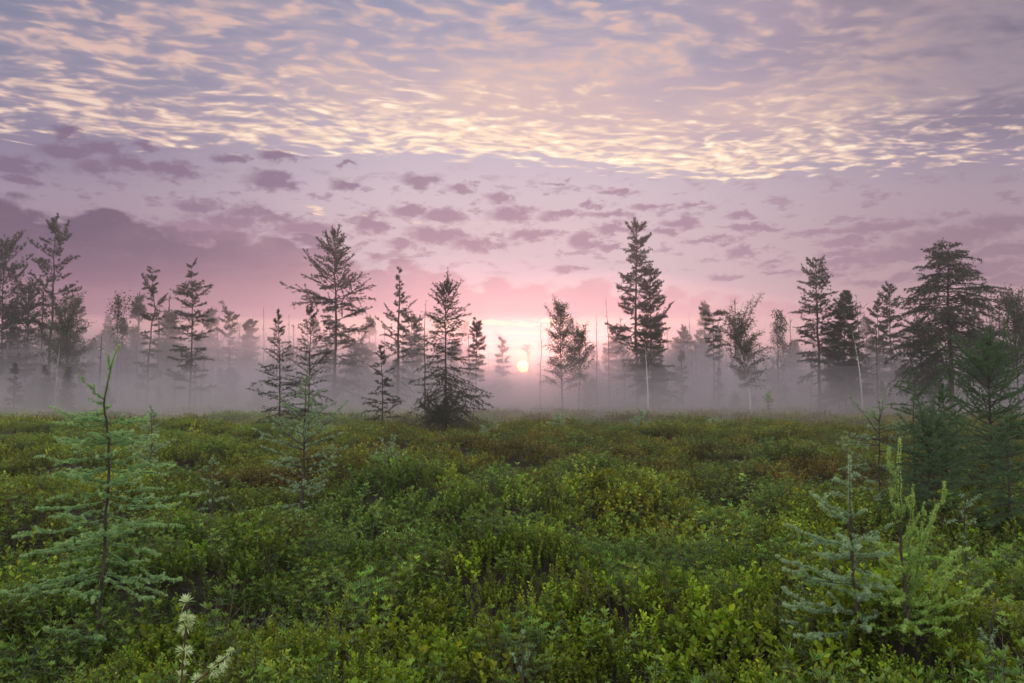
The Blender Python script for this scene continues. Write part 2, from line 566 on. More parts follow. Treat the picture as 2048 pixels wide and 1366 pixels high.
M_sap_dark = leaf_material('deep_green_larch_needles', (0.050, 0.110, 0.050), (0.100, 0.185, 0.085), 0.3, age_light=(0.12, 0.20, 0.11))
M_sprig = leaf_material('pale_young_needles', (0.42, 0.55, 0.32), (0.60, 0.70, 0.48), 0.45)


# ================================================================== ground
def vnoise(x, y, seed, scale):
    r = np.random.default_rng(seed)
    tab = r.random((256, 256))
    x = np.asarray(x) / scale + 1000.0
    y = np.asarray(y) / scale + 1000.0
    xi, yi = np.floor(x).astype(int), np.floor(y).astype(int)
    fx, fy = x - xi, y - yi
    fx, fy = fx * fx * (3 - 2 * fx), fy * fy * (3 - 2 * fy)
    g = lambda i, j: tab[(xi + i) % 256, (yi + j) % 256]
    return (g(0, 0) * (1 - fx) + g(1, 0) * fx) * (1 - fy) + (g(0, 1) * (1 - fx) + g(1, 1) * fx) * fy


def sstep(x, a, b):
    t = np.clip((x - a) / (b - a), 0, 1)
    return t * t * (3 - 2 * t)


def ground_pt(px, py, z=CANOPY):
    """point of the canopy plane seen at a photo pixel"""
    d = ray(px, py)
    t = (z - EYE) / d[2]
    return d[0] * t, d[1] * t


MOUNDS = [(215, 1205, 0.55, 0.35, 0.13), (1770, 1280, 0.6, 0.3, 0.08), (870, 1010, 2.1, 1.3, 0.26), (560, 1075, 1.5, 0.8, 0.14), (1000, 1130, 1.3, 0.7, 0.12), (1820, 1075, 1.6, 0.9, 0.14), (300, 1010, 1.8, 1.1, 0.15),
          (1250, 1040, 1.3, 0.7, -0.13), (1330, 1180, 1.1, 0.5, 0.06), (480, 1250, 0.8, 0.35, -0.14), (1450, 1260, 0.6, 0.3, -0.12), (1950, 1180, 0.5, 0.4, -0.16),
          (1150, 925, 2.6, 1.5, 0.10), (1520, 960, 2.0, 1.2, -0.12), (620, 960, 1.2, 0.8, -0.14), (980, 1240, 0.9, 0.4, 0.12)]
MOUNDS = [(*ground_pt(a, b), c, d, e) for a, b, c, d, e in MOUNDS]


def ground_z(x, y):
    x, y = np.asarray(x, float), np.asarray(y, float)
    r = np.hypot(x, y)
    h = (sstep(vnoise(x, y, 3, 1.25), 0.25, 0.8) - 0.5) * 0.42
    h = h + (vnoise(x, y, 4, 3.6) - 0.5) * 0.26 + (vnoise(x, y, 5, 0.5) - 0.5) * 0.14
    h = h * (1 - 0.55 * sstep(r, 18, 45)) * sstep(r, 0.8, 3.2)
    for mx, my, sx, sy, a in MOUNDS:
        h = h + a * np.exp(-((x - mx) / sx) ** 2 - ((y - my) / sy) ** 2)
    return h


def warp_axis(n, ext, c, k):
    u = np.linspace(-1, 1, n)
    return c + ext * np.sinh(k * u) / math.sinh(k)


gx = warp_axis(340, 3000, 0, 7.0)
gy = warp_axis(420, 3000, 8, 7.0)
GX, GY = np.meshgrid(gx, gy)
GZ = ground_z(GX, GY)
g = MB()
idx = np.arange(GX.size).reshape(GX.shape)
g.add(np.stack([GX, GY, GZ], -1).reshape(-1, 3), np.stack([idx[:-1, :-1], idx[:-1, 1:], idx[1:, 1:], idx[1:, :-1]], -1).reshape(-1, 4))
m, T = mat_new('bog_peat')
o_ = T.new('ShaderNodeOutputMaterial')
tc = T.new('ShaderNodeTexCoord').outputs['Object']
p_ = T.new('ShaderNodeBsdfPrincipled')
n1 = T.noise(tc, 2.2, 6, 0.65)
n2 = T.noise(tc, 30.0, 4, 0.6)
c_ = T.mix(T.ss(n1, 0.35, 0.65), (0.008, 0.008, 0.004), (0.018, 0.018, 0.007))
c_ = T.mix(T.ss(n2, 0.5, 0.7), c_, (0.020, 0.028, 0.008))
T.put(p_.inputs['Base Color'], c_)
p_.inputs['Roughness'].default_value = 0.95
T.nt.links.new(p_.outputs[0], o_.inputs[0])
ground = g.build('ground', [m], smooth=True)
tag(ground, kind='structure')

# ================================================================== heath (ground cover)
M_heath = leaf_material('leatherleaf_foliage', (0.34, 0.38, 0.26), (0.95, 0.95, 0.95), 0.36, 0.5, age_light=(2.1, 2.0, 0.9), inst=True, hue=0.025, spec=0.15)  # young tips paler, pushed further to paint lit tops over dark bases
M_heath_stem = bark_material('heath_stem', (0.035, 0.018, 0.012), (0.075, 0.040, 0.028), 60)
proto_col = bpy.data.collections.new('heath_shoots')


def shoot_leatherleaf(mb, rng, base, H, L, n, lean, wr=0.27):
    P = base + np.linspace(0, 1, 4)[:, None] * np.array([lean[0], lean[1], 1.0]) * H
    tubes(mb, P[None], np.linspace(0.0022, 0.001, 4)[None] * (L / 0.032), 3, 0)
    t = np.linspace(0.5, 1.0, n)
    a = np.arange(n) * 2.4 + rng.uniform(0, 6.3)
    B = base + t[:, None] * np.array([lean[0], lean[1], 1.0]) * H
    e = np.radians(rng.uniform(12, 66, n)) + 0.35 * (t - 0.5)
    D = np.stack([np.cos(a) * np.cos(e), np.sin(a) * np.cos(e), np.sin(e)], 1) * (L * rng.uniform(0.75, 1.15, n))[:, None]
    leaves(mb, B, D, L * wr, rng, 1, att=np.clip((t - 0.7) * 1.6, 0, 1) * rng.uniform(0.2, 1, n))


def shoot_whorl(mb, rng, base, H, L, n, lean, wr=0.10, tiers=3):
    P = base + np.linspace(0, 1, 4)[:, None] * np.array([lean[0], lean[1], 1.0]) * H
    tubes(mb, P[None], np.linspace(0.0022, 0.0012, 4)[None] * (L / 0.032), 3, 0)
    for k in range(tiers):
        t = 1.0 - k * 0.14
        a = np.arange(n) * 2 * math.pi / n + rng.uniform(0, 6.3)
        e = np.radians(rng.uniform(5, 35, n) + (28 if k == 0 else 0))
        B = np.repeat((base + t * np.array([lean[0], lean[1], 1.0]) * H)[None], n, 0)
        D = np.stack([np.cos(a) * np.cos(e), np.sin(a) * np.cos(e), np.sin(e)], 1) * (L * rng.uniform(0.8, 1.2, n))[:, None]
        leaves(mb, B, D, L * wr, rng, 1, att=np.full(n, 0.5 if k == 0 else 0.05))


protos = []
def proto(fn):
    mb = MB()
    fn(mb)
    o = bpy.data.objects.new('heath_shoot', mb.mesh('heath_shoot', [M_heath_stem, M_heath]))
    o.name = 'heath_shoot_%02d' % len(protos)
    proto_col.objects.link(o)
    protos.append(o)


def clump(kind, seed, n_sh, spread, H, L, nl):
    def f(mb):
        rng = np.random.default_rng(seed)
        for k in range(n_sh):
            r_, a_ = spread * math.sqrt(rng.random()), rng.uniform(0, 6.3)
            b = np.array([r_ * math.cos(a_), r_ * math.sin(a_), -0.02])
            lean = rng.normal(0, 0.16, 2) + np.array([math.cos(a_), math.sin(a_)]) * 0.10
            h = H * rng.uniform(0.70, 1.12) * (1.08 - 0.35 * (r_ / spread) ** 2)
            if kind == 'L':
                shoot_leatherleaf(mb, rng, b, h, L, nl, lean)
            elif kind == 'B':      # broader, upright leaves
                shoot_leatherleaf(mb, rng, b, h, L * 1.25, nl, lean, 0.30)
            elif kind == 'N':
                shoot_whorl(mb, rng, b, h, L * 1.1, nl, lean, 0.085)
            else:
                shoot_whorl(mb, rng, b, h, L * 1.05, nl, lean, 0.17, 2)
    return f


# near: 0-3 leatherleaf, 4 broad, 5 narrow whorl, 6 broad whorl; mid 7-10; far 11-13
for s_ in range(4):
    proto(clump('L', 20 + s_, 15, 0.10, 0.23, 0.022, 16))
proto(clump('B', 30, 10, 0.09, 0.24, 0.032, 10))
proto(clump('N', 31, 5, 0.07, 0.31, 0.030, 8))
proto(clump('W', 32, 5, 0.07, 0.31, 0.034, 6))
for s_ in range(3):
    proto(clump('L', 40 + s_, 20, 0.18, 0.28, 0.036, 10))
proto(clump('N', 44, 9, 0.15, 0.37, 0.048, 7))
for s_ in range(3):
    proto(clump('L', 50 + s_, 24, 0.36, 0.32, 0.06, 8))


def dead_twigs(mb):
    rng = np.random.default_rng(61)
    M = 7
    b = np.concatenate([rng.normal(0, 0.05, (M, 2)), np.full((M, 1), 0.0)], 1)
    P = grow_simple(b, rng.uniform(0, 6.3, M), np.radians(rng.uniform(45, 88, M)), rng.uniform(0.22, 0.40, M), rng)
    tubes(mb, P, np.linspace(0.0018, 0.0007, 6)[None].repeat(M, 0), 3, 0)
    q = P[:, 3]
    P2 = grow_simple(q, rng.uniform(0, 6.3, M), np.radians(rng.uniform(20, 70, M)), rng.uniform(0.06, 0.14, M), rng)
    tubes(mb, P2, np.full((M, 6), 0.0008), 3, 0)
    leaves(mb, P[:2, 4], rng.normal(size=(2, 3)) * 0.012, 0.003, rng, 1, att=np.zeros(2))


def grow_simple(b, az, e, L, rng):
    s = np.linspace(0, 1, 6)[None, :, None]
    d = np.stack([np.cos(az) * np.cos(e), np.sin(az) * np.cos(e), np.sin(e)], -1)[:, None]
    return b[:, None] + d * s * L[:, None, None] + rng.normal(0, 0.006, (len(b), 6, 3)) * s


M_keep = M_heath_stem
M_heath_stem = M_dead
proto(dead_twigs)
M_heath_stem = M_keep


def heath_points():
    rng = np.random.default_rng(77)
    out = []
    #        r0   r1   density/m2  protos                     scale range
    tiers = [(1.6, 7.5, 120, [0, 1, 2, 3, 0, 1, 2, 3, 0, 1, 2, 3, 4, 4, 5, 6], (0.72, 1.25)),
             (7.5, 14.0, 60, [0, 1, 2, 3, 4, 6, 7, 8, 5], (0.9, 1.35)),
             (14.0, 30.0, 22, [7, 8, 9, 10, 7, 8], (0.9, 1.35)),
             (30.0, 90.0, 5.0, [11, 12, 13], (0.85, 1.35)),
             (90.0, 200.0, 0.9, [11, 12, 13], (1.6, 2.6))]
    for r0, r1, dens, pr, (s0, s1) in tiers:
        half = R(44)
        area = half * (r1 * r1 - r0 * r0)
        n = int(area * dens)
        r_ = np.sqrt(rng.uniform(r0 * r0, r1 * r1, n))
        a_ = rng.uniform(-half, half, n)
        x, y = r_ * np.sin(a_), r_ * np.cos(a_)
        # clumpiness: hollows carry fewer shoots
        gap = vnoise(x, y, 8, 0.45) * 0.6 + vnoise(x, y, 9, 1.3) * 0.4
        keep = rng.random(n) < np.where(r_ < 14, 1.0, sstep(gap, 0.28, 0.50) * 0.40 + 0.60)
        x, y, r_ = x[keep], y[keep], r_[keep]
        n = len(x)
        idx = np.array(pr)[rng.integers(0, len(pr), n)]
        # species patches
        sp = vnoise(x, y, 12, 0.9)
        sp2 = vnoise(x, y, 14, 0.7)
        if r0 < 14:
            idx = np.where((sp > 0.80) & (rng.random(n) < 0.5), 5, idx)
            idx = np.where((sp2 > 0.80) & (rng.random(n) < 0.5), 6, idx)
            idx = np.where((sp < 0.27), 4, idx)
        if r0 < 14:
            idx = np.where(rng.random(n) < 0.05, 14, idx)
        hz = vnoise(x, y, 10, 0.8)
        gp = vnoise(x, y, 8, 0.45) * 0.6 + vnoise(x, y, 9, 1.3) * 0.4
        scl = rng.uniform(s0, s1, n) * (0.80 + 0.38 * hz) * (0.74 + 0.32 * sstep(gp, 0.27, 0.52))
        # colour of the leaves, by patch: yellow-green near, olive to red-brown further out
        base = np.stack([np.full(n, 0.155), np.full(n, 0.220), np.full(n, 0.020)], 1)
        yel = np.array([0.205, 0.250, 0.024]); deep = np.array([0.070, 0.125, 0.020]); blue = np.array([0.095, 0.165, 0.060]); brn = np.array([0.120, 0.090, 0.030])
        pa = vnoise(x, y, 15, 1.6); pb = vnoise(x, y, 16, 2.3); pc = vnoise(x, y, 17, 1.1)
        def mixc(c, t, w): return c * (1 - w[:, None]) + t * w[:, None]
        c = mixc(base, yel, sstep(pa, 0.5, 0.85))
        c = mixc(c, deep, sstep(pb, 0.5, 0.85) * 0.8)
        far = sstep(r_, 6.5, 17) * (1 - 0.6 * sstep(-x, 2.5, 7)) 
        c = mixc(c, brn, np.clip(far * (0.32 + 0.65 * pc) + 0.35 * sstep(pc, 0.72, 0.9), 0, 0.9))
        isb = (idx == 6) | (idx == 5) | (idx == 10)
        c = np.where(isb[:, None], blue * (1 - 0.35 * far[:, None]), c)
        bp = sstep(vnoise(x, y, 19, 1.5), 0.66, 0.85) * 0.55
        c = mixc(c, blue, bp)
        c = c * np.exp(rng.normal(0, 0.30, n))[:, None] * (1 + rng.normal(0, 0.06, (n, 3)))
        z = ground_z(x, y)
        rot = np.stack([rng.normal(0, 0.10, n), rng.normal(0, 0.10, n), rng.uniform(0, 6.3, n)], 1)
        out.append((np.stack([x, y, z], 1), rot, scl, idx, np.clip(c, 0.004, 1)))
    return [np.concatenate(k) for k in zip(*out)]


def scatter(name, pos, rot, scl, idx, tint, collection):
    me = bpy.data.meshes.new(name)
    me.vertices.add(len(pos))
    me.vertices.foreach_set('co', pos.astype(np.float32).ravel())
    for nm, ty, da, key in (('rot', 'FLOAT_VECTOR', rot, 'vector'), ('scl', 'FLOAT', scl, 'value'), ('pick', 'INT', idx, 'value')):
        a = me.attributes.new(nm, ty, 'POINT')
        a.data.foreach_set(key, (da.astype(np.int32) if ty == 'INT' else da.astype(np.float32)).ravel())
    a = me.attributes.new('tint', 'FLOAT_COLOR', 'POINT')
    a.data.foreach_set('color', np.concatenate([tint, np.ones((len(tint), 1))], 1).astype(np.float32).ravel())
    me.update()
    o = bpy.data.objects.new(name, me)
    COL.objects.link(o)
    ng = bpy.data.node_groups.new(name, 'GeometryNodeTree')
    ng.interface.new_socket('Geometry', in_out='INPUT', socket_type='NodeSocketGeometry')
    ng.interface.new_socket('Geometry', in_out='OUTPUT', socket_type='NodeSocketGeometry')
    gi, go = ng.nodes.new('NodeGroupInput'), ng.nodes.new('NodeGroupOutput')
    iop = ng.nodes.new('GeometryNodeInstanceOnPoints')
    ci = ng.nodes.new('GeometryNodeCollectionInfo')
    ci.inputs['Collection'].default_value = collection
    ci.inputs['Separate Children'].default_value = True
    ci.inputs['Reset Children'].default_value = True
    def attr(nm, dt):
        n = ng.nodes.new('GeometryNodeInputNamedAttribute')
        n.data_type = dt
        n.inputs['Name'].default_value = nm
        return n.outputs['Attribute']
    L = ng.links.new
    L(gi.outputs[0], iop.inputs['Points'])
    L(ci.outputs[0], iop.inputs['Instance'])
    iop.inputs['Pick Instance'].default_value = True
    L(attr('pick', 'INT'), iop.inputs['Instance Index'])
    e2r = ng.nodes.new('FunctionNodeEulerToRotation')
    L(attr('rot', 'FLOAT_VECTOR'), e2r.inputs[0])
    L(e2r.outputs[0], iop.inputs['Rotation'])
    L(attr('scl', 'FLOAT'), iop.inputs['Scale'])
    L(iop.outputs[0], go.inputs[0])
    md = o.modifiers.new('scatter', 'NODES')
    md.node_group = ng
    return o


pos, rot, scl, pick, tint = heath_points()
print('heath instances', len(pos))
heath = scatter('heath', pos, rot, scl, pick, tint, proto_col)
tag(heath, 'low leathery green and brownish bog shrubs covering the whole open ground', 'ground cover', kind='stuff')

# ================================================================== trees
def spot(px, d):
    """ground position at distance d along the direction of photo column px"""
    return (px - 1024) / F * d, d


def px_world(px, py, d):
    """3-D point of the plane y = d seen at a photo pixel"""
    r_ = ray(px, py)
    t = d / r_[1]
    return np.array([r_[0] * t, d, EYE + r_[2] * t])


def path_pt(P, s):
    """P (M,n,3), s (M,q) in 0..1 -> (M,q,3) points and tangents"""
    n = P.shape[1]
    u = np.clip(s, 0, 0.9999) * (n - 1)
    i = u.astype(int)
    f = (u - i)[..., None]
    mi = np.arange(P.shape[0])[:, None]
    a, b = P[mi, i], P[mi, i + 1]
    return a * (1 - f) + b * f, norm(b - a)


def grow(base, az, e0, e1, L, n, rng, wob=0.06, pw=1.0):
    """polylines that start at base and bend from elevation e0 to e1 over length L"""
    M = len(base)
    s = np.linspace(0, 1, n)[None, :]
    e = e0[:, None] + (e1 - e0)[:, None] * s ** pw + rng.normal(0, wob, (M, n))
    a = az[:, None] + np.cumsum(rng.normal(0, wob, (M, n)), 1)
    d = np.stack([np.cos(a) * np.cos(e), np.sin(a) * np.cos(e), np.sin(e)], -1)
    st = (L / (n - 1))[:, None, None] * d
    P = np.concatenate([np.zeros((M, 1, 3)), np.cumsum(st[:, :-1], 1)], 1)
    return base[:, None, :] + P


STY = dict(
    larch=dict(e_lo=-18, e_hi=42, curl=10, nb=84, m=12, tw=0.42, tdroop=-14, K=9, sp=0.60, dens=1.0, mat='needle', whorl=0.15, start=0.06),
    droopy=dict(e_lo=-22, e_hi=38, curl=-26, nb=85, m=12, tw=0.36, tdroop=-48, K=9, sp=0.60, dens=1.0, mat='needle', whorl=0.3, start=0.05),
    young=dict(e_lo=-8, e_hi=55, curl=-14, nb=80, m=12, tw=0.36, tdroop=-16, K=9, sp=0.60, dens=1.0, mat='needle', whorl=0.0, start=0.06),
    spruce=dict(e_lo=-22, e_hi=25, curl=18, nb=130, m=12, tw=0.40, tdroop=-12, K=7, sp=0.6, dens=1.5, mat='needle', whorl=0.2, start=0.05),
    pine=dict(e_lo=0, e_hi=52, curl=16, nb=58, m=10, tw=0.30, tdroop=22, K=15, sp=0.70, dens=1.5, mat='pine', whorl=0.9, start=0.30),
    birch=dict(e_lo=28, e_hi=70, curl=-30, nb=48, m=12, tw=0.45, tdroop=-38, K=3, sp=1.0, dens=1.0, mat='broad', whorl=0.0, start=0.25),
    aspen=dict(e_lo=40, e_hi=78, curl=-8, nb=26, m=8, tw=0.35, tdroop=10, K=2, sp=1.2, dens=0.8, mat='broad', whorl=0.0, start=0.25),
    snag=dict(e_lo=0, e_hi=40, curl=10, nb=12, m=3, tw=0.3, tdroop=0, K=0, sp=1, dens=0, mat='needle', whorl=0.0, start=0.1),
)
MATS = dict(needle=M_needle, pine=M_pine, broad=M_broad, sap=M_sap, blue=M_sap_blue, yel=M_sap_yel, dark=M_sap_dark)


def tree(name, px, top, d, prof, style, label, cat, seed, by=None, group=None, lean=0.0, trunk_mat=None, bark=None, explicit=None, r0=None, wobble=0.012, **kw):
    """prof: list of (photo y, half width left px[, right px]) from the top down"""
    p = dict(STY[style]); p.update(kw)
    rng = np.random.default_rng(seed)
    x, y = spot(px, d)
    gz = float(ground_z(x, y)) - 0.03
    H = px_world(px, top, d)[2] - gz
    px_m = math.hypot(1, 0) * d / F
    zt = lambda yy: np.clip((px_world(px, yy, d)[2] - gz) / H, 0, 1)
    pr = sorted([(float(zt(q[0])), q[1] * px_m, (q[2] if len(q) > 2 else q[1]) * px_m) for q in prof])
    pt = np.array([q[0] for q in pr]); pl = np.array([q[1] for q in pr]); prr = np.array([q[2] for q in pr])
    u = d / 825.0                                   # metres per render pixel
    nl = max(0.024, 2.3 * u) * (1.25 if p['mat'] == 'pine' else 1.0) * p.get('nl', 1.0)
    nw = max(0.0012, 0.20 * u) * p.get('nw', 1.0)
    r0 = (r0 or (0.0085 * H + (0.012 if d > 15 else 0.003))) * (0.66 if d > 20 else 0.8)
    # trunk
    n = 22
    tz = np.linspace(0, 1, n)
    wx = np.cumsum(rng.normal(0, 1, n)); wx = (wx - wx[0]) * wobble * H * 0.25 * (tz ** 0.5)
    wy = np.cumsum(rng.normal(0, 1, n)); wy = (wy - wy[0]) * wobble * H * 0.25 * (tz ** 0.5)
    TP = np.stack([wx + lean * H * tz ** 1.5, wy, tz * H], 1)
    TR = r0 * (1 - tz) ** 0.85 + max(0.002, 0.10 * u)
    TR[0] *= 1.35
    root = empty(name, (x, y, gz))
    tag(root, label, cat, group or ('young larches growing in the open bog' if cat == 'sapling' else 'nearer larches standing in the open bog' if d < 35 else G_back))
    tb = MB()
    tubes(tb, TP[None], TR[None], 7, 0)
    tb.build('trunk', [bark or M_bark], root, smooth=True)
    cb = MB()
    nb = p['nb']
    t0 = p['start'] if d < 15 else max(p['start'], pt[0])
    t = t0 + (0.985 - t0) * (np.arange(nb) + rng.uniform(-1.5, 2.5, nb)) / nb
    if p['whorl']:
        nw_ = max(5, int(nb / 5))
        tq = t0 + (0.985 - t0) * np.round((t - t0) / (0.985 - t0) * nw_) / nw_
        t = t * (1 - p['whorl']) + tq * p['whorl']
    t = np.clip(t, t0 * 0.8, 0.985)
    az = np.arange(nb) * 2.39996 + rng.normal(0, 0.35, nb)
    side = np.cos(az)
    wl = 0.5 - 0.5 * np.sign(side) * np.abs(side) ** 0.5
    Lr = np.interp(t, pt, pl) * wl + np.interp(t, pt, prr) * (1 - wl)
    Lr = Lr * (1.22 - np.abs(rng.normal(0, 0.30, nb))).clip(0.3, 1.22)
    e0 = np.radians(p['e_lo'] + (p['e_hi'] - p['e_lo']) * t ** 1.6) + rng.normal(0, 0.20, nb)
    e1 = e0 + np.radians(p['curl']) * (1 - 0.5 * t)
    if p['K']:
        nb = int(nb)
    e1 = e1 + rng.normal(0, 0.16, len(e1))
    if explicit:                                     # (photo y at the trunk, reach px (+right), start elevation, end elevation)
        ex = np.array(explicit, float)
        t = np.concatenate([t, [zt(q) for q in ex[:, 0]]])
        az = np.concatenate([az, np.where(ex[:, 1] > 0, 0, math.pi) + rng.normal(0, 0.3, len(ex))])
        Lr = np.concatenate([Lr, np.abs(ex[:, 1]) * px_m])
        e0 = np.concatenate([e0, np.radians(ex[:, 2])])
        e1 = np.concatenate([e1, np.radians(ex[:, 3])])
    nb = len(t)
    L = Lr / np.maximum(np.cos((e0 + e1) / 2), 0.42) + 0.02
    bx = np.stack([np.interp(t, tz, TP[:, 0]), np.interp(t, tz, TP[:, 1]), t * H], 1)
    BP = grow(bx, az, e0, e1, L, 8, rng, 0.07)
    br = (0.0075 * L + 0.003)[:, None] * (1 - np.linspace(0, 0.85, 8))[None]
    br = np.maximum(br, 0.0010 + 0.11 * u)
    tubes(cb, BP, br, 4, 0)
    # twigs
    m = p['m']
    s = (np.arange(m) + rng.uniform(0.1, 0.9, (nb, m))) / m * 0.85 + 0.15
    tp, tt = path_pt(BP, s)
    sgn = np.where((np.arange(m)[None, :] + rng.integers(0, 2, (nb, 1))) % 2 == 0, 1, -1)
    ta = np.arctan2(tt[..., 1], tt[..., 0]) + sgn * np.radians(rng.uniform(32, 68, (nb, m)))
    te = np.arcsin(np.clip(tt[..., 2], -1, 1)) + np.radians(rng.normal(0, 14, (nb, m)))
    tl = p['tw'] * L[:, None] * (1.05 - 0.8 * s) * rng.uniform(0.6, 1.25, (nb, m)) + 1.2 * u
    tp, ta, te, tl = tp.reshape(-1, 3), ta.ravel(), te.ravel(), tl.ravel()
    TW = grow(tp, ta, te, te + np.radians(p['tdroop']), tl, 4, rng, 0.10)
    twr = np.full((len(tp), 4), 0.0016 + 0.07 * u) * np.array([1.3, 1.0, 0.9, 0.6])[None]
    tubes(cb, TW, twr, 3, 0)
    # foliage
    if p['K']:
        step = p['sp'] * nl / p['dens']
        for PP, LL, s0 in ((BP, L, 0.28 if p['mat'] != 'pine' else 0.55), (TW, tl, 0.05 if p['mat'] != 'pine' else 0.35)):
            cnt = np.maximum(1, (LL * (1 - s0) / step)).astype(int)
            ii = np.repeat(np.arange(len(LL)), cnt)
            ss = s0 + (1 - s0) * rng.random(len(ii))
            q, tg = path_pt(PP[ii], ss[:, None])
            q, tg = q[:, 0], tg[:, 0]
            K = p['K']
            q = np.repeat(q, K, 0); tg = np.repeat(tg, K, 0)
            ag = np.repeat(np.clip((ss - 0.6) * 1.8, 0, 1), K) * rng.uniform(0.3, 1, len(q))
            if p['mat'] == 'broad':
                D = norm(rng.normal(size=q.shape) + np.array([0, 0, -0.5])) * (nl * 0.62) * rng.uniform(0.7, 1.2, (len(q), 1))
                leaves(cb, q + rng.normal(0, nl * 0.6, q.shape), D, nl * 0.24, rng, 1, att=ag)
            else:
                D = norm(rng.normal(size=q.shape) * 0.75 + tg * 0.75 + np.array([0, 0, 0.25])) * nl * rng.uniform(0.6, 1.15, (len(q), 1))
                spikes(cb, q, D, nw, rng, 1, att=ag)
    cb.build('crown', [bark if style == 'snag' and bark else M_bark, MATS[p['mat']]], root)
    return root


G_back = 'misty trees standing along the far edge of the bog'
cl = 'tree'
# ---- left side
tree('pine_tree', 0, 498, 50, [(498, 6, 25), (520, 20, 40), (560, 30, 46), (620, 45, 70), (680, 60, 80), (760, 60, 70)], 'pine', 'dense dark conifer cut off by the left edge of the photo', cl, 101, start=0.2, nb=95, m=14, dens=1.0)
tree('pine_tree', 96, 440, 49, [(440, 4), (470, 20), (505, 30), (520, 40), (560, 26), (590, 44), (640, 34), (680, 34), (700, 10)], 'pine', 'tall pine with tufted upswept boughs and a bare lower trunk, near the left edge', cl, 102,
     start=0.38, nb=50, r0=0.15, explicit=[(530, 44, 18, 30), (528, -40, 30, -10), (590, 46, 20, 35), (575, -36, 20, 0), (500, 34, 40, 45), (612, -40, 10, 0)])
tree('larch_tree', 52, 580, 54, [(580, 8), (620, 28), (680, 34), (740, 38)], 'larch', 'mid height larch standing between the edge conifer and the tall pine', cl, 103, nb=60)
tree('larch_tree', 147, 598, 60, [(598, 3), (630, 12), (680, 20), (740, 26)], 'larch', 'small slim larch just right of the tall tufted pine', cl, 104, nb=50)
tree('deciduous_shrub', 130, 660, 48, [(660, 30), (700, 42), (760, 50)], 'birch', 'rounded leafy bush in the mist under the tall pine', 'bush', 105, nb=60, start=0.05)
tree('spruce_tree', 215, 655, 62, [(655, 4), (680, 16), (720, 24), (770, 30)], 'spruce', 'small dark conifer under the sparse leafy treetop', cl, 106, nb=80)
tree('aspen_tree', 234, 614, 52, [(614, 8), (630, 18), (650, 22), (700, 16)], 'aspen', 'thin young aspen with a few loose leaves against the pink sky', cl, 107, start=0.45, nl=1.5)
tree('larch_tree', 294, 533, 50, [(533, 3), (545, 10), (560, 9), (575, 18), (610, 16), (625, 22), (660, 18), (720, 22), (780, 26)], 'larch', 'narrow tall larch spire with short ragged branches, left of the tiered larch', cl, 108, nb=52, wobble=0.02, r0=0.10,
     explicit=[(628, -28, 10, -10), (576, -18, 0, -10)])
tree('dead_tree', 315, 600, 53, [(600, 2), (700, 5), (780, 8)], 'snag', 'thin bare dead stem beside the narrow larch spire', cl, 109, bark=M_dead, nb=10)
tree('larch_tree', 340, 630, 56, [(630, 4), (650, 16), (690, 26), (750, 38)], 'larch', 'low broad larch in the mist left of the tiered larch', cl, 110, nb=60)
tree('larch_tree', 381, 530, 46, [(530, 6), (545, 10), (560, 12), (575, 30), (590, 38), (610, 36), (640, 42), (690, 32), (730, 36), (780, 40)], 'larch', 'tall larch with clearly separate flat tiers of branches at left centre', cl, 111, nb=62, whorl=0.75, e_lo=-6, e_hi=35,
     explicit=[(590, -40, 5, 15), (585, 34, 10, 20), (642, 44, 0, 10), (655, -38, -5, 5)])
tree('larch_tree', 458, 628, 60, [(628, 14), (640, 20), (665, 16), (700, 18), (760, 24)], 'larch', 'small larch with a flat spreading top, left of the little dense spruce', cl, 112, nb=44)
tree('spruce_tree', 498, 640, 62, [(640, 4), (655, 10), (690, 16), (740, 18)], 'spruce', 'small dense pointed spruce between two thin larches in the far row', cl, 113, nb=80)
tree('dead_tree', 527, 612, 58, [(612, 1), (700, 6), (780, 8)], 'snag', 'thin bare pole right of the little dense spruce', cl, 114, bark=M_dead, nb=12)
tree('dead_tree', 581, 630, 56, [(630, 2), (680, 5), (780, 10)], 'snag', 'thin bare pole close behind the airy mid field larch', cl, 115, bark=M_dead, nb=14)
tree('birch_sapling', 112, 690, 46, [(690, 8), (740, 12)], 'aspen', 'faint thin white birch stem leaning in the mist at left', cl, 116, bark=M_birch, lean=0.05, nb=12)
tree('larch_tree', 425, 672, 64, [(672, 4), (700, 18), (760, 26)], 'larch', 'faint little larch in the mist right of the tiered larch', cl, 117, nb=44)
tree('larch_tree', 270, 672, 60, [(672, 6), (700, 20), (760, 34)], 'larch', 'faint low larch in the mist left of the narrow spire', cl, 118, nb=50)
tree('larch_tree', 560, 628, 26, [(628, 3), (650, 8), (690, 22), (740, 38), (775, 56), (800, 50), (845, 56)], 'young', 'airy mid field larch with sparse drooping boughs, leftmost of the nearer group', cl, 119, nb=58, dens=0.42,
     explicit=[(758, -58, 0, -20), (768, 44, 0, -20)])
tree('larch_tree', 618, 612, 25, [(612, 2), (640, 10), (680, 26), (730, 40), (780, 52), (830, 58)], 'young', 'mid field larch standing right behind the pale blue green sapling', cl, 120, nb=64, dens=0.42)
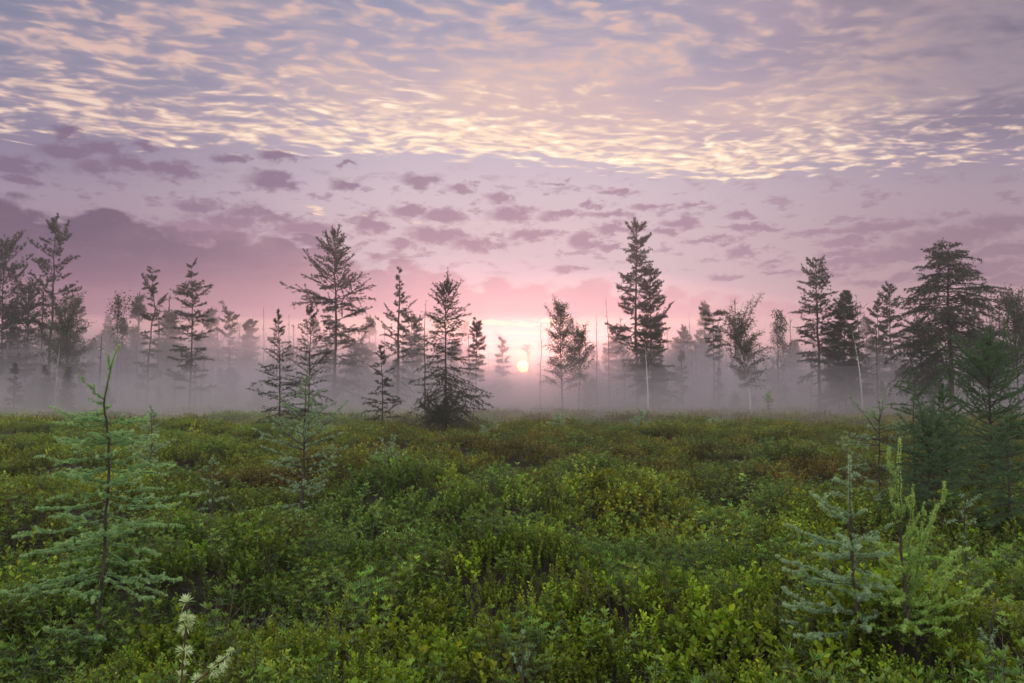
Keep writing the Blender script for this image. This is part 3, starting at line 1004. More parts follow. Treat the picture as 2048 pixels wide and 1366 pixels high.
# ---- centre left
tree('larch_tree', 669, 468, 47, [(468, 5), (485, 14, 10), (500, 34, 24), (520, 30, 34), (545, 36, 38), (560, 60, 40), (575, 50, 48), (600, 92, 74), (615, 30, 60), (650, 26, 64), (690, 34, 68), (730, 44, 62), (790, 50, 60)], 'larch',
     'tallest broad larch left of centre, with one long bough reaching left', cl, 121, nb=105, m=12, r0=0.17, e_lo=-16, e_hi=50,
     explicit=[(606, -94, 4, -12), (600, -80, 10, -6), (598, 76, 8, -14), (560, -62, 12, 0), (512, -36, 40, 50), (545, 38, 25, 20), (655, 66, 0, -10), (608, 60, 0, -20), (604, -60, 0, -14)])
tree('larch_tree', 720, 690, 52, [(690, 10), (720, 30), (770, 40)], 'droopy', 'low spreading larch in the mist right of the tallest broad larch', cl, 122, nb=60)
tree('larch_tree', 795, 534, 45, [(534, 3), (560, 6), (590, 7), (640, 30), (680, 30), (720, 26), (780, 30)], 'larch', 'half bare larch with a spiky top and a few upswept arms', cl, 123, nb=62, r0=0.15, tw=0.22, dens=0.8,
     explicit=[(628, 34, 35, 50), (638, -30, 30, 60), (650, 46, 20, 25), (664, -46, 25, 45), (700, -34, 10, 40), (690, 34, 5, 20), (672, -36, 20, 35), (610, 22, 40, 40)])
tree('dead_tree', 851, 600, 33, [(600, 2), (680, 6), (780, 12)], 'snag', 'thin forked dead snag just left of the central larch', cl, 124, bark=M_dead, nb=9, explicit=[(660, -26, 55, 62), (690, 20, 40, 50)])
tree('larch_tree', 830, 640, 50, [(640, 14), (670, 26), (720, 30), (780, 36)], 'larch', 'hazy larch filling the gap between the half bare larch and the central larch', cl, 125, nb=60)
tree('larch_tree', 765, 694, 26, [(694, 2), (720, 10), (750, 24), (770, 18), (800, 34), (840, 34)], 'young', 'small mid field larch between the broad group and the central larch', cl, 126, nb=44, whorl=0.4, dens=0.55)
tree('larch_tree', 893, 568, 25.5, [(568, 3), (585, 10), (610, 28), (640, 42), (680, 44), (720, 52), (760, 82), (790, 96), (815, 92), (845, 76)], 'young', 'large near larch with an open conical crown left of the sun', cl, 127,
     nb=135, m=12, r0=0.060, e_lo=-36, e_hi=60, curl=-8, tdroop=-28, dens=0.5, explicit=[(640, 52, 10, 20), (600, -22, 50, 60), (598, 16, 65, 75), (650, -44, 30, 20)])
tree('juniper_bush', 884, 816, 25.0, [(816, 26, 26), (830, 38, 44), (850, 48, 54)], 'spruce', 'dense dark bush around the foot of the central larch', 'bush', 128, nb=40, start=0.02, e_lo=0, e_hi=35, nl=0.8, dens=0.6)
tree('larch_tree', 953, 638, 48, [(638, 3), (660, 11), (700, 15), (760, 20)], 'larch', 'pink lit slim larch directly right behind the central larch', cl, 129, nb=60)
# ---- around the sun
tree('larch_tree', 1006, 676, 58, [(676, 3), (700, 10), (740, 16), (785, 20)], 'larch', 'small faint larch left of the rising sun', cl, 130, nb=36)
tree('dead_tree', 976, 700, 60, [(700, 2), (760, 8)], 'snag', 'tiny bare pole just right of the slim pink lit larch', cl, 131, bark=M_dead, nb=10)
tree('larch_tree', 1060, 690, 60, [(690, 8), (702, 12), (712, 5)], 'droopy', 'small crooked topped larch standing in front of the sunrise glow', cl, 132, nb=9, start=0.4, wobble=0.02, r0=0.04, K=0)
tree('dead_tree', 1081, 648, 50, [(648, 2), (680, 5), (720, 12), (780, 10)], 'snag', 'thin pole with stubs just right of the sun', cl, 133, bark=M_dead, nb=16)
tree('birch_tree', 1124, 618, 45, [(618, 3), (640, 18), (680, 26), (720, 34), (770, 40), (790, 30)], 'birch', 'birch with hanging leafy twigs between the sun and the thin poles', cl, 134, nb=56, nl=0.9)
tree('birch_tree', 1158, 668, 47, [(668, 6), (700, 26), (760, 30)], 'birch', 'lower leafy birch leaning against the right of the taller birch', cl, 135, nb=44)
tree('dead_tree', 1192, 628, 50, [(628, 1), (700, 4), (780, 8)], 'snag', 'shorter of the two thin poles left of the tallest larch', cl, 136, bark=M_dead, nb=10)
tree('dead_tree', 1219, 594, 50, [(594, 1), (650, 3), (700, 10), (780, 8)], 'snag', 'taller of the two thin poles left of the tallest larch', cl, 137, bark=M_dead, nb=12, r0=0.05)
tree('larch_tree', 1235, 668, 58, [(668, 10), (700, 24), (760, 34)], 'larch', 'low hazy larch at the left foot of the tallest larch', cl, 138, nb=50)
# ---- right of the sun
tree('larch_tree', 1275, 446, 50, [(446, 6), (465, 20), (500, 22), (530, 30), (550, 18), (575, 44), (600, 36), (630, 34), (655, 50), (700, 46), (760, 44)], 'larch', 'tallest larch of the scene, a narrow dark spire right of the sun', cl, 139,
     nb=105, r0=0.17, e_lo=-14, e_hi=38, explicit=[(655, -62, 0, -2), (580, -40, 10, -5), (600, -32, 5, -5), (527, 34, 5, 10), (565, -30, 10, 0), (500, 26, 40, 60)])
tree('larch_tree', 1304, 540, 47, [(540, 8), (560, 20), (600, 24), (640, 28), (680, 38), (730, 44), (780, 40)], 'larch', 'shorter fuller larch leaning close on the right of the tallest larch', cl, 140, nb=110, dens=1.2,
     explicit=[(545, -22, 20, 0), (655, 44, 40, 55)])
tree('birch_sapling', 1296, 690, 44, [(690, 6), (740, 14)], 'aspen', 'slim birch with a white leaning foot below the tallest larch', cl, 141, bark=M_birch, lean=-0.04, r0=0.05, nb=12)
tree('larch_tree', 1370, 660, 58, [(660, 3), (690, 18), (750, 30)], 'larch', 'small misty larch right of the two tallest spires', cl, 142, nb=46)
tree('dead_tree', 1384, 626, 57, [(626, 1), (720, 5)], 'snag', 'bare pole between the two tallest spires and the umbrella topped larch', cl, 143, bark=M_dead, nb=8)
tree('larch_tree', 1400, 662, 61, [(662, 3), (690, 14), (750, 22)], 'larch', 'faint small larch just left of the umbrella topped larch', cl, 144, nb=40)
tree('larch_tree', 1429, 626, 50, [(626, 10), (633, 24), (655, 18), (690, 14), (720, 16)], 'larch', 'thin larch with a flat umbrella shaped top', cl, 145, nb=34, start=0.45, e_hi=12, explicit=[(632, 30, 15, 5), (634, -30, 15, 5), (690, 30, 0, 0), (640, -20, 5, 0)])
tree('birch_tree', 1500, 662, 44, [(662, 18), (685, 40), (720, 44), (760, 34), (780, 30)], 'birch', 'rounded leafy birch on a crooked white trunk', cl, 146, bark=M_birch, start=0.35, nb=60, wobble=0.035, r0=0.075)
tree('aspen_tree', 1556, 620, 50, [(620, 3), (650, 8), (690, 14), (740, 18)], 'aspen', 'left of two thin leafy stems beyond the rounded birch', cl, 147, nb=26, nl=1.3)
tree('aspen_tree', 1570, 636, 52, [(636, 4), (670, 14), (720, 20), (770, 26)], 'aspen', 'right of two thin leafy stems beyond the rounded birch', cl, 148, nb=30, nl=1.3)
tree('larch_tree', 1585, 700, 56, [(700, 8), (730, 24), (780, 34)], 'larch', 'low misty larch left of the tall tiered larch on the right', cl, 149, nb=50)
tree('larch_tree', 1637, 521, 46, [(521, 4), (535, 14), (548, 22), (570, 28), (590, 36), (600, 22), (625, 52), (650, 44), (700, 40), (750, 36)], 'larch', 'tall tiered larch with a clear straight trunk on the right', cl, 150,
     nb=80, r0=0.15, explicit=[(625, -54, 5, -8), (590, 38, 5, 5), (650, -40, -5, -10), (560, 30, 20, 10)])
tree('spruce_tree', 1690, 582, 46, [(582, 3), (600, 10), (620, 22), (650, 26), (690, 38), (730, 48), (790, 54)], 'spruce', 'dense dark pointed spruce right of the tall tiered larch', cl, 151, nb=170)
tree('dead_tree', 1719, 592, 45, [(592, 2), (640, 12), (700, 18), (770, 16)], 'snag', 'stubby branched dead stem pressed against the dense spruce', cl, 152, bark=M_dead, nb=26, K=2, dens=0.4, explicit=[(630, 20, 50, 45), (610, 12, 40, 0)])
tree('birch_sapling', 1724, 660, 43, [(660, 6), (720, 10)], 'aspen', 'slim leaning white birch stem below the dense spruce', cl, 153, bark=M_birch, lean=-0.10, r0=0.05, nb=12)
tree('larch_tree', 1760, 604, 50, [(604, 3), (640, 18), (680, 24), (760, 28)], 'larch', 'left and lower of the twin slim larches beside the broad crooked larch', cl, 154, nb=58)
tree('larch_tree', 1782, 571, 49, [(571, 3), (600, 16), (640, 22), (700, 26), (760, 30)], 'larch', 'right and taller of the twin slim larches beside the broad crooked larch', cl, 155, nb=66)
tree('larch_tree', 1903, 493, 38, [(493, 6, 6), (505, 40, 26), (525, 50, 42), (550, 54, 68), (580, 88, 90), (600, 104, 124), (640, 108, 96), (690, 106, 100), (740, 106, 110)], 'droopy', 'broad crooked larch with heavy drooping boughs at the right', cl, 156,
     nb=150, m=15, r0=0.20, e_hi=12, explicit=[(508, -46, 42, -25), (512, 44, 38, -30), (525, 62, 28, -35), (500, 30, 50, -10), (535, -60, 55, 0), (530, -50, 50, 5), (580, -92, 10, -20), (585, 118, 15, -12), (560, 70, 25, -25), (520, 44, 40, -20), (600, 110, 8, -18), (610, -94, 0, -25), (540, 60, 30, -25)])
tree('larch_tree', 1840, 640, 42, [(640, 10), (680, 34), (730, 44), (780, 46)], 'droopy', 'dark lower larch in front of the left side of the broad crooked larch', cl, 157, nb=80)
tree('larch_tree', 1975, 660, 41, [(660, 12), (700, 44), (760, 54)], 'droopy', 'dark lower larch under the right side of the broad crooked larch', cl, 158, nb=80)
tree('birch_tree', 2034, 606, 40, [(606, 8), (640, 34), (700, 46), (760, 50)], 'birch', 'leafy tree cut off by the right edge of the photo', cl, 159, nb=70)
tree('larch_tree', 1535, 790, 36, [(790, 2), (805, 8), (830, 12)], 'young', 'faint tiny larch in the open right of the crooked white trunk', cl, 160, nb=16, dens=0.4, mat='blue')

# ---- nearer young larches in the open
tree('young_larch', 306, 818, 13.5, [(818, 2), (850, 14), (880, 26), (930, 44), (975, 50)], 'young', 'pale thin larch sapling half hidden behind the left foreground sapling', 'sapling', 201, mat='blue', nb=36, m=6, e_lo=10, curl=6, K=9)
tree('young_larch', 611, 742, 10.6, [(742, 2), (790, 12), (812, 42), (850, 52), (890, 92), (920, 84), (960, 62)], 'young', 'pale blue green larch sapling with long level boughs left of centre', 'sapling', 202, mat='blue', nb=48, m=7, e_lo=6, e_hi=45, curl=6, K=10, tw=0.26,
     explicit=[(900, -90, 12, 14), (895, 86, 18, 20), (870, -60, 25, 30), (850, 62, 35, 35), (830, -48, 28, 20), (920, 84, 10, 20), (935, -70, 8, 18)])
tree('young_larch', 605, 948, 8.6, [(948, 2), (970, 12), (1000, 18)], 'young', 'tiny larch seedling below the pale blue green sapling', 'sapling', 203, mat='blue', nb=14, m=3, K=10)
tree('young_larch', 777, 888, 11.8, [(888, 4), (912, 26), (930, 34)], 'young', 'tiny candelabra shaped larch seedling on the brown mound', 'sapling', 204, mat='blue', nb=14, m=4, K=12, e_lo=10, curl=40,
     explicit=[(928, -32, 20, 30), (926, 34, 20, 40), (924, 20, 30, 50), (926, -18, 25, 45)])
tree('young_larch', 428, 925, 10.5, [(925, 3), (950, 12), (975, 30)], 'young', 'tiny pale larch seedling between the two left saplings', 'sapling', 205, mat='blue', nb=16, m=4, K=10)
tree('young_larch', 1116, 832, 24, [(832, 2), (850, 20), (880, 34)], 'young', 'faint pale larch seedling in the open below the thin poles', 'sapling', 206, mat='blue', nb=20, m=5, K=8)
tree('young_larch', 1282, 832, 24, [(832, 4), (850, 24), (875, 26)], 'young', 'faint pale larch seedling in the open below the tallest larch', 'sapling', 207, mat='blue', nb=20, m=5, K=8)
tree('young_larch', 1424, 836, 23, [(836, 2), (856, 26), (872, 22)], 'young', 'faint pale larch seedling with level twigs below the umbrella topped larch', 'sapling', 208, mat='blue', nb=18, m=5, K=8, e_lo=4, e_hi=20)
tree('young_larch', 985, 858, 22, [(858, 4), (868, 34), (885, 44)], 'young', 'faint low larch seedling with level twigs right of the central larch', 'sapling', 209, mat='blue', nb=16, m=5, K=8)
tree('young_larch', 1975, 686, 11.0, [(686, 3), (720, 30), (760, 66), (800, 82), (860, 96), (930, 100)], 'young', 'dark green larch with upturned shoots at the right edge', 'sapling', 210, mat='dark', nb=96, m=12, e_lo=4, e_hi=52, curl=18, K=12, r0=0.030, dens=0.95)
tree('young_larch', 1826, 742, 9.6, [(742, 2), (770, 20), (800, 44), (830, 46), (880, 60), (930, 66)], 'young', 'sparse larch sapling with bare looking level arms left of the dark green larch', 'sapling', 211, mat='dark', nb=44, m=8, e_lo=4, e_hi=25, K=11, whorl=0.6, tw=0.2, r0=0.02,
     explicit=[(782, -34, 18, 6), (768, -30, 12, 4), (812, -46, 5, 0), (812, 44, 10, 24), (845, -60, -14, -6), (800, 20, 30, 50)])
tree('young_larch', 1752, 802, 9.2, [(802, 2), (830, 26), (860, 62), (900, 74), (950, 60)], 'young', 'sparse low larch sapling with long level arms above the bluish sapling', 'sapling', 212, mat='blue', nb=34, m=6, e_lo=8, e_hi=30, K=8, tw=0.22,
     explicit=[(880, -70, 14, 8), (890, -80, 10, 4), (860, 50, 25, 15), (845, -24, 40, 50)])
tree('young_larch', 1890, 775, 9.4, [(775, 2), (820, 22), (870, 46), (950, 58)], 'young', 'bushy larch sapling between the sparse sapling and the dark green larch', 'sapling', 213, mat='dark', nb=76, m=12, K=12, e_lo=0, dens=0.95)
tree('young_larch', 1850, 860, 8.8, [(860, 20), (890, 60), (940, 76), (980, 70)], 'young', 'low dark thicket of larch shoots at the foot of the sparse sapling', 'sapling', 214, mat='dark', nb=80, m=12, K=12, e_lo=0, dens=0.95)
tree('young_larch', 2012, 828, 8.2, [(828, 3), (850, 26), (890, 44), (950, 56)], 'young', 'small larch sapling with pale shoots low at the right edge', 'sapling', 215, mat='dark', nb=66, m=11, K=12, e_lo=0, e_hi=30, dens=0.95)
tree('young_larch', 1915, 992, 6.6, [(992, 2), (1010, 18), (1040, 28)], 'young', 'tiny bluish larch seedling right of the yellow green sapling', 'sapling', 216, mat='blue', nb=14, m=4, K=10)
tree('young_larch', 1962, 1240, 3.75, [(1240, 4), (1270, 14), (1300, 20)], 'young', 'little grey green larch shoot low in the right corner', 'sapling', 217, mat='blue', nb=10, m=2, K=14, nl=0.75, e_lo=50, e_hi=70)
tree('young_larch', 1050, 1276, 3.3, [(1276, 3), (1310, 14), (1366, 18)], 'young', 'little upright larch shoot at the bottom centre', 'sapling', 218, mat='blue', nb=12, m=1, K=14, nl=0.8, e_lo=55, e_hi=70)


# ================================================================== foreground saplings, bough by bough
def needles_on(nbm, P, L, rng, nl, nw, step, K, s0=0.06, att0=0.0):
    cnt = np.maximum(2, (L * (1 - s0) / step)).astype(int)
    ii = np.repeat(np.arange(len(L)), cnt)
    ss = s0 + (1 - s0) * rng.random(len(ii))
    q, tg = path_pt(P[ii], ss[:, None])
    q, tg = q[:, 0], tg[:, 0]
    q, tg = np.repeat(q, K, 0), np.repeat(tg, K, 0)
    ax = norm(rng.normal(size=(len(ii), 3)) + np.array([0, 0, 0.35]))          # the tuft's own direction
    ax = np.repeat(ax, K, 0)
    D = norm(ax * 0.8 + rng.normal(size=q.shape) * 0.55 + tg * 0.35) * nl * rng.uniform(0.7, 1.1, (len(q), 1))
    ag = np.repeat(np.clip((ss - 0.35) * 1.3, 0, 1) * rng.uniform(0.3, 1, len(ss)), K) + att0
    spikes(nbm, q, D, nw, rng, 0, att=np.clip(ag, 0, 1))


def sapling(name, label, d, trunk_px, boughs, mat, seed, extra=20, extra_rng=(0.1, 0.8), reach=None, nl=0.0175, nw=0.0017, step=0.0042, K=13, r0=0.009, twigs=4, tw=0.17, sag=0.02, bark=None, leaders=()):
    rng = np.random.default_rng(seed)
    px0, py0 = trunk_px[0]
    x, y = spot(px0, d)
    gz = float(ground_z(x, y)) - 0.03
    root = empty(name, (x, y, gz))
    tag(root, label, 'sapling', 'young larches growing in the open bog')
    o = np.array([x, y, gz])
    def P3(px, py, dd=0.0): return px_world(px, py, d + dd) - o
    kn = np.array([P3(a, b) for a, b in trunk_px])
    kn[0] = (0, 0, -0.02)
    u = np.linspace(0, len(kn) - 1, 24)
    TP = np.stack([np.interp(u, np.arange(len(kn)), kn[:, c]) for c in range(3)], 1)
    TP[1:-1] += rng.normal(0, 0.003, (22, 3))
    tb = MB()
    tubes(tb, TP[None], (r0 * (1 - np.linspace(0, 1, 24)) ** 0.8 + 0.0016)[None], 8, 0)
    tb.build('trunk', [bark or M_bark], root, smooth=True)
    nm = MB()
    lead = TP[-9:][None]
    needles_on(nm, lead, np.array([np.linalg.norm(np.diff(lead[0], axis=0), axis=1).sum()]), rng, nl, nw, step, K, 0.0, 0.3)
    nm.build('leader_needles', [mat], root)
    bl = []
    for b in boughs:
        ry, tx, ty = b[:3]
        dd = b[3] if len(b) > 3 else rng.uniform(-0.25, 0.25) * abs(tx - px0) * d / F * 1.6
        zr = P3(px0, ry)[2]
        i = np.argmin(np.abs(TP[:, 2] - zr))
        bl.append((TP[i] + (0, 0, zr - TP[i, 2]) if i < 23 else TP[i], P3(tx, ty, dd)))
    zs = TP[:, 2]
    for k in range(extra):
        f = rng.uniform(*extra_rng)
        i = int(f * 23)
        a = rng.choice([-1, 1]) * rng.uniform(0.9, 2.2) if rng.random() < 0.8 else rng.uniform(0, 6.3)
        Lh = np.interp(f, [0, 0.35, 1.0], reach or (0.42, 0.38, 0.08)) * rng.uniform(0.55, 1.05)
        bl.append((TP[i], TP[i] + np.array([math.sin(a) * 0 + math.cos(a) * Lh, math.sin(a) * Lh, Lh * rng.uniform(-0.15, 0.35)])))
    for a, b in bl:
        n = 9
        s = np.linspace(0, 1, n)[:, None]
        L = np.linalg.norm(b - a)
        P = a + (b - a) * s + np.array([0, 0, 1.0]) * (-sag * 4 * s * (1 - s)) * L * 2 + rng.normal(0, 0.006 * (1 + L), (n, 3)) * np.minimum(s * 4, 1)
        wb = MB()
        tubes(wb, P[None], ((0.0048 * L + 0.0016) * (1 - 0.75 * s[:, 0]))[None], 5, 0)
        # side twigs
        m = max(1, int(twigs * L / 0.35))
        sq = np.sort(rng.uniform(0.15, 0.9, m))[None]
        q, tg = path_pt(P[None], sq)
        az = np.arctan2(tg[0, :, 1], tg[0, :, 0]) + np.where(np.arange(m) % 2, 1, -1) * rng.uniform(0.5, 1.0, m)
        e = np.arcsin(np.clip(tg[0, :, 2], -1, 1)) + rng.normal(0.05, 0.2, m)
        tl = tw * L * (1.15 - sq[0]) * rng.uniform(0.5, 1.4, m) + 0.02
        TW = grow(q[0], az, e, e + 0.15, tl, 4, rng, 0.1)
        tubes(wb, TW, np.full((m, 4), 0.0013), 3, 0)
        bo = wb.build('bough', [M_twig if rng.random() < 0.4 else M_bark], root)
        nm = MB()
        needles_on(nm, P[None], np.array([L]), rng, nl, nw, step, K)
        needles_on(nm, TW, tl, rng, nl * 0.9, nw, step, K, 0.0)
        nm.build('needles', [mat], bo)
    return root


sapling('larch_sapling', 'green larch sapling with long level boughs and a kinked bent tip, left foreground', 5.1,
        [(206, 1200), (209, 1110), (215, 1000), (219, 920), (215, 850), (207, 805), (217, 760), (224, 720), (240, 690)],
        [(800, 158, 752, -.03), (806, 178, 799), (742, 213, 700, .02), (846, 94, 812), (843, 302, 833), (850, 128, 845), (846, 290, 838, -.1), (868, 170, 868), (876, 262, 880), (870, 240, 862, -.2),
         (918, 68, 912), (925, 352, 930), (932, 98, 950), (928, 296, 898, -.1), (938, 330, 945, .2), (962, 160, 962, -.2), (980, 90, 996), (992, 392, 988), (1002, 70, 1016), (985, 330, 972, .15), (1008, 360, 1004, -.1),
         (1022, 100, 1030, .2), (1040, 24, 1070), (1030, 368, 1052), (1045, 330, 1046, -.2), (1062, 44, 1112), (1078, 330, 1110), (1070, 110, 1085, -.2), (1085, 70, 1105, .1), (1100, 360, 1165), (1110, 110, 1130, -.2), (1120, 300, 1120, .2),
         (1130, 0, 1178), (1142, -30, 1190, .1), (1146, 366, 1160), (1150, 300, 1200, -.2), (1155, 90, 1185, -.2), (1135, 330, 1190, .1)],
        M_sap, 301, extra=34, extra_rng=(0.05, 0.62), reach=(0.42, 0.40, 0.12))
sapling('larch_sapling', 'bluish green larch sapling with open upswept boughs, right foreground', 4.35,
        [(1722, 1300), (1716, 1230), (1706, 1150), (1702, 1050), (1700, 980), (1699, 912)],
        [(967, 1663, 956), (962, 1717, 946), (990, 1650, 985, .1), (1031, 1622, 986), (1034, 1729, 1022), (1045, 1640, 1010, -.1), (1096, 1573, 1050), (1092, 1790, 1045), (1114, 1626, 1107), (1110, 1762, 1107), (1085, 1600, 1085, .15),
         (1163, 1552, 1110), (1170, 1570, 1140, .2), (1168, 1760, 1175), (1155, 1650, 1150, -.2), (1228, 1559, 1178), (1222, 1570, 1205, -.15), (1230, 1766, 1220), (1247, 1552, 1241), (1255, 1590, 1268, -.2), (1262, 1600, 1280, .1), (1200, 1740, 1190, -.2), (1255, 1760, 1262, .1)],
        M_sap_blue, 302, extra=18, extra_rng=(0.05, 0.6), reach=(0.34, 0.28, 0.08), r0=0.010)
sapling('larch_sapling', 'yellow green larch sapling with several upright leaders, right foreground', 4.25,
        [(1822, 1310), (1812, 1230), (1806, 1150), (1801, 1060), (1800, 980), (1797, 872)],
        [(1235, 1826, 968, .1), (1240, 1852, 1000, -.05), (1220, 1888, 965, .12), (1180, 1872, 1010, -.1), (1130, 1752, 1085), (1120, 1940, 1095), (1250, 1982, 1160), (1240, 1925, 1130, .15), (1248, 1930, 1228), (1190, 1762, 1170),
         (1210, 1706, 1180, .1), (1225, 1950, 1190, -.1), (1215, 1900, 1150, -.2), (1160, 1850, 1060, .05), (1200, 1920, 1105, -.1), (1050, 1780, 975, .03), (1000, 1775, 895, .05), (1040, 1822, 985, -.05), (1255, 1740, 1250), (1262, 1900, 1262, -.2), (1100, 1838, 1030)],
        M_sap_yel, 303, extra=14, extra_rng=(0.05, 0.5), reach=(0.30, 0.24, 0.06), r0=0.009, twigs=6, K=10)

# ---- the close sprig with big pale tufts
def sprig():
    rng = np.random.default_rng(401)
    d = 2.35
    x, y = spot(368, d)
    gz = float(ground_z(x, y))
    root = empty('larch_sprig', (x, y, gz))
    tag(root, 'close larch sprig with big pale starry tufts at the bottom left', 'sprig')
    o = np.array([x, y, gz])
    def P3(px, py, dd=0.0): return px_world(px, py, d + dd) - o
    stems = [([(362, 1420), (364, 1340), (372, 1260), (374, 1205)], [(372, 1205, .028), (362, 1232, .022), (385, 1238, .026), (360, 1262, .024), (383, 1252, .022), (356, 1303, .025), (382, 1305, .026), (370, 1330, .018), (362, 1352, .024)], 0.0),
             ([(364, 1400), (395, 1360), (430, 1335), (462, 1305)], [(470, 1300, .012), (452, 1304, .014), (440, 1318, .020), (460, 1322, .018), (425, 1336, .016), (395, 1354, .022), (455, 1344, .026), (440, 1362, .026)], -0.04)]
    for kn, tufts, dd in stems:
        k = np.array([P3(a, b, dd) for a, b in kn])
        if dd == 0:
            k = np.vstack([[0, 0, -0.02], k])
        u = np.linspace(0, len(k) - 1, 14)
        P = np.stack([np.interp(u, np.arange(len(k)), k[:, c]) for c in range(3)], 1)
        sb = MB()
        tubes(sb, P[None], np.linspace(0.0034, 0.0018, 14)[None], 6, 0)
        st = sb.build('stem', [M_twig], root, smooth=True)
        for tx, ty, r_ in tufts:
            c = P3(tx, ty, dd + rng.uniform(-.01, .01))
            i = np.argmin(np.linalg.norm(P - c, axis=1))
            ax = norm((c - P[i]) + np.array([0, 0, 0.006]))
            nb_ = MB()
            n = 46
            D = norm(ax + rng.normal(size=(n, 3)) * 0.62) * (r_ * 1.0) * rng.uniform(0.75, 1.1, (n, 1))
            leaves(nb_, np.repeat(P[i][None] + ax * 0.002, n, 0), D, 0.0016, rng, 0, att=rng.uniform(0, 1, n))
            nb_.build('needle_tuft', [M_sprig], st)
sprig()


# ================================================================== far wood behind the edge trees
wood_col = bpy.data.collections.new('wood_trees')
def wood_proto(k, H, prof, nb, m, broad=False):
    rng = np.random.default_rng(500 + k)
    mb = MB()
    tubes(mb, np.stack([np.zeros(6), np.zeros(6), np.linspace(0, H, 6)], 1)[None], (np.linspace(0.12, 0.03, 6))[None], 4, 0)
    t = rng.uniform(0.12, 0.98, nb)
    az = rng.uniform(0, 6.3, nb)
    L = np.interp(t, *zip(*prof)) * rng.uniform(0.6, 1.05, nb)
    e0 = np.radians(-15 + 55 * t) if not broad else np.radians(20 + 50 * t)
    B = grow(np.stack([t * 0, t * 0, t * H], 1), az, e0, e0 - 0.2, L, 5, rng, 0.1)
    tubes(mb, B, np.full((nb, 5), 0.025), 3, 0)
    s = rng.uniform(0.2, 1, (nb, m)) if nb > 20 else rng.uniform(0.8, 1, (nb, 1))
    q, tg = path_pt(B, s)
    q, tg = np.repeat(q.reshape(-1, 3), 3, 0), np.repeat(tg.reshape(-1, 3), 3, 0)
    D = norm(tg * 0.5 + rng.normal(size=q.shape) * 0.8 + np.array([0, 0, -0.1])) * rng.uniform(0.2, 0.42, (len(q), 1))
    spikes(mb, q, D, 0.045 if not broad else 0.08, rng, 1)
    o = bpy.data.objects.new('wood_tree', mb.mesh('wood_tree', [M_bark, M_broad if broad else M_needle]))
    o.name = 'wood_tree_%02d' % k
    wood_col.objects.link(o)
for k, (H, pr, nb, br) in enumerate([(6.5, [(0, 1.3), (0.4, 1.1), (1, 0.1)], 60, False), (5.0, [(0, 1.3), (0.5, 0.9), (1, 0.1)], 60, False), (8.0, [(0, 1.2), (0.6, 0.9), (0.9, 0.5), (1, 0.1)], 64, False),
                                     (4.5, [(0, 1.4), (0.6, 1.5), (1, 0.5)], 60, True), (3.2, [(0, 1.6), (0.5, 1.3), (1, 0.3)], 56, True), (8.0, [(0, 0.4), (1, 0.1)], 12, False), (6.5, [(0, 0.6), (1, 0.1)], 14, False)]):
    wood_proto(k, H, pr, nb, 10, br)
rng = np.random.default_rng(9)
wp = []
for r0, r1, n_, half in ((50, 58, 130, 40), (58, 72, 240, 40), (72, 110, 460, 42), (110, 170, 400, 42)):
    r_ = np.sqrt(rng.uniform(r0 * r0, r1 * r1, n_)); a_ = R(half) * rng.uniform(-1, 1, n_)
    x_, y_ = r_ * np.sin(a_), r_ * np.cos(a_)
    dsun = np.abs(a_ - SUN_AZ)
    keep = rng.random(n_) < np.where(dsun < 0.035, 0.1, 1.0) 
    sc_ = rng.uniform(0.45, 1.1, n_) * np.where(dsun < 0.06, 0.5, 1.0) * np.where(r_ < 60, 0.62, 1.0)
    wp.append(np.stack([x_, y_, sc_], 1)[keep])
wp = np.concatenate(wp)
n_ = len(wp)
wood = scatter('far_wood', np.stack([wp[:, 0], wp[:, 1], ground_z(wp[:, 0], wp[:, 1])], 1), np.stack([rng.normal(0, .03, n_), rng.normal(0, .03, n_), rng.uniform(0, 6.3, n_)], 1),
               wp[:, 2], rng.integers(0, 7, n_), np.ones((n_, 3)), wood_col)
tag(wood, 'low grey wood of conifers and birches fading into the mist behind the edge trees', 'woodland', kind='stuff')

# ================================================================== air: thin even haze, and the ground mist lying over the far bog
def volume_box(name, x0, x1, y0, y1, z0, z1, mat):
    b = MB()
    v = [(x, y, z) for x in (x0, x1) for y in (y0, y1) for z in (z0, z1)]
    b.add(v, [[0, 1, 3, 2], [4, 6, 7, 5], [0, 4, 5, 1], [2, 3, 7, 6], [0, 2, 6, 4], [1, 5, 7, 3]])
    return b.build(name, [mat])


mh, T = mat_new('thin_haze')
o_ = T.new('ShaderNodeOutputMaterial')
v_ = T.new('ShaderNodeVolumePrincipled')
T.put(v_.inputs['Color'], (0.92, 0.90, 0.95))
v_.inputs['Density'].default_value = 0.0020
v_.inputs['Anisotropy'].default_value = 0.68
T.nt.links.new(v_.outputs[0], o_.inputs['Volume'])
haze = volume_box('haze', -240, 240, -12, 230, -1.2, 16.5, mh)
tag(haze, 'thin morning haze in the air over the whole bog', 'haze', kind='stuff')

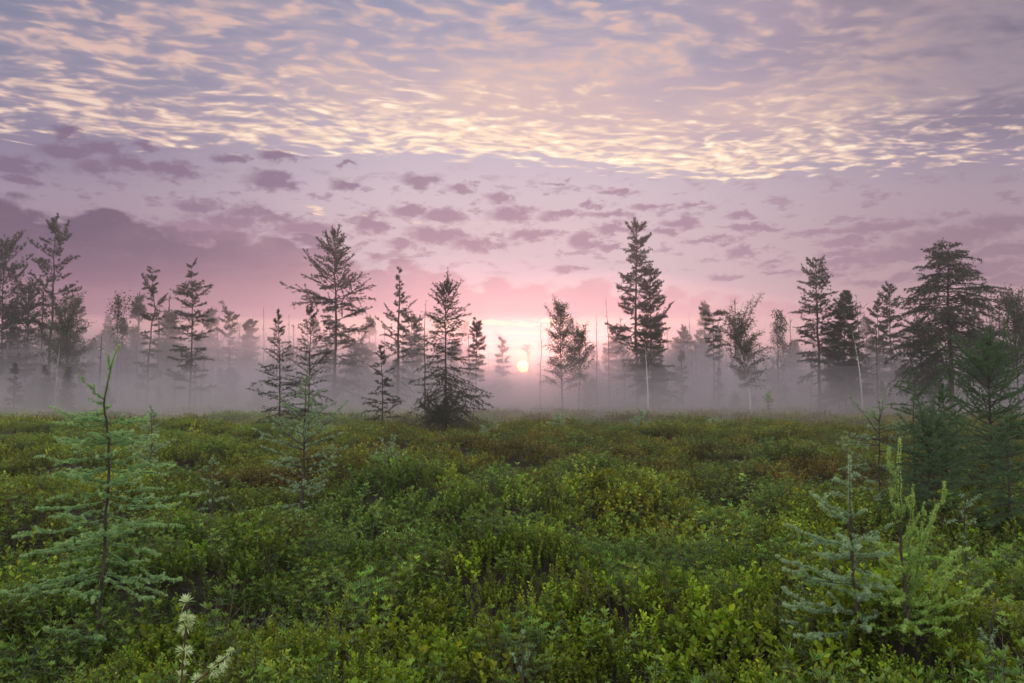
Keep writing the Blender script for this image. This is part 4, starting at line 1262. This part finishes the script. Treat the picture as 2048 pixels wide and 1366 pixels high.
# mist: nested low banks, each of even density, so that it thickens softly downwards and with distance
def mist_bank(k, ynear, top, dens, seed):
    m_, T_ = mat_new('ground_mist')
    oo = T_.new('ShaderNodeOutputMaterial')
    vv = T_.new('ShaderNodeVolumePrincipled')
    T_.put(vv.inputs['Color'], (0.98, 0.93, 1.0))
    vv.inputs['Density'].default_value = dens
    vv.inputs['Anisotropy'].default_value = 0.78
    T_.nt.links.new(vv.outputs[0], oo.inputs['Volume'])
    nx, ny = 90, 60
    X, Y = np.meshgrid(np.linspace(-125, 125, nx), np.linspace(ynear, 88, ny))
    wv = (vnoise(X, Y, seed, 14) - 0.5) * 0.9 + (vnoise(X, Y, seed + 1, 5) - 0.5) * 0.35
    wob = (vnoise(X, X * 0 + seed, seed + 2, 11) - 0.5) * 9
    Yw = Y + wob * (1 - (Y - ynear) / (88 - ynear))
    rise = sstep(Yw - ynear - wob, 0, 16) * sstep(Yw, 88, 66)
    Z = -0.25 + (top + 0.25 + wv * top * 0.45) * rise
    Z = np.maximum(Z, -0.3)
    b = MB()
    bot = np.full_like(Z, -0.6)
    idx = np.arange(X.size).reshape(X.shape)
    V = np.concatenate([np.stack([X, Yw, Z], -1).reshape(-1, 3), np.stack([X, Yw, bot], -1).reshape(-1, 3)])
    q = np.stack([idx[:-1, :-1], idx[:-1, 1:], idx[1:, 1:], idx[1:, :-1]], -1).reshape(-1, 4)
    N = X.size
    fs = [q, q[:, ::-1] + N]
    ring = np.concatenate([idx[0, :], idx[1:, -1], idx[-1, -2::-1], idx[-2:0:-1, 0]])
    rn = np.roll(ring, -1)
    fs.append(np.stack([ring, ring + N, rn + N, rn], 1))
    b.add(V, np.concatenate(fs))
    o = b.build('mist', [m_], smooth=False)
    tag(o, 'ground mist lying in a low bank over the far bog and between the trees', 'mist', kind='stuff')
    return o


for k, (yn, tp_, de) in enumerate([(20, 1.5, 0.008), (24, 2.0, 0.015), (27, 2.6, 0.030), (31, 3.5, 0.034), (35, 4.6, 0.028), (38, 5.9, 0.020), (40, 7.0, 0.010), (42, 9.5, 0.008)]):
    mist_bank(k, yn, tp_, de, 600 + 7 * k)
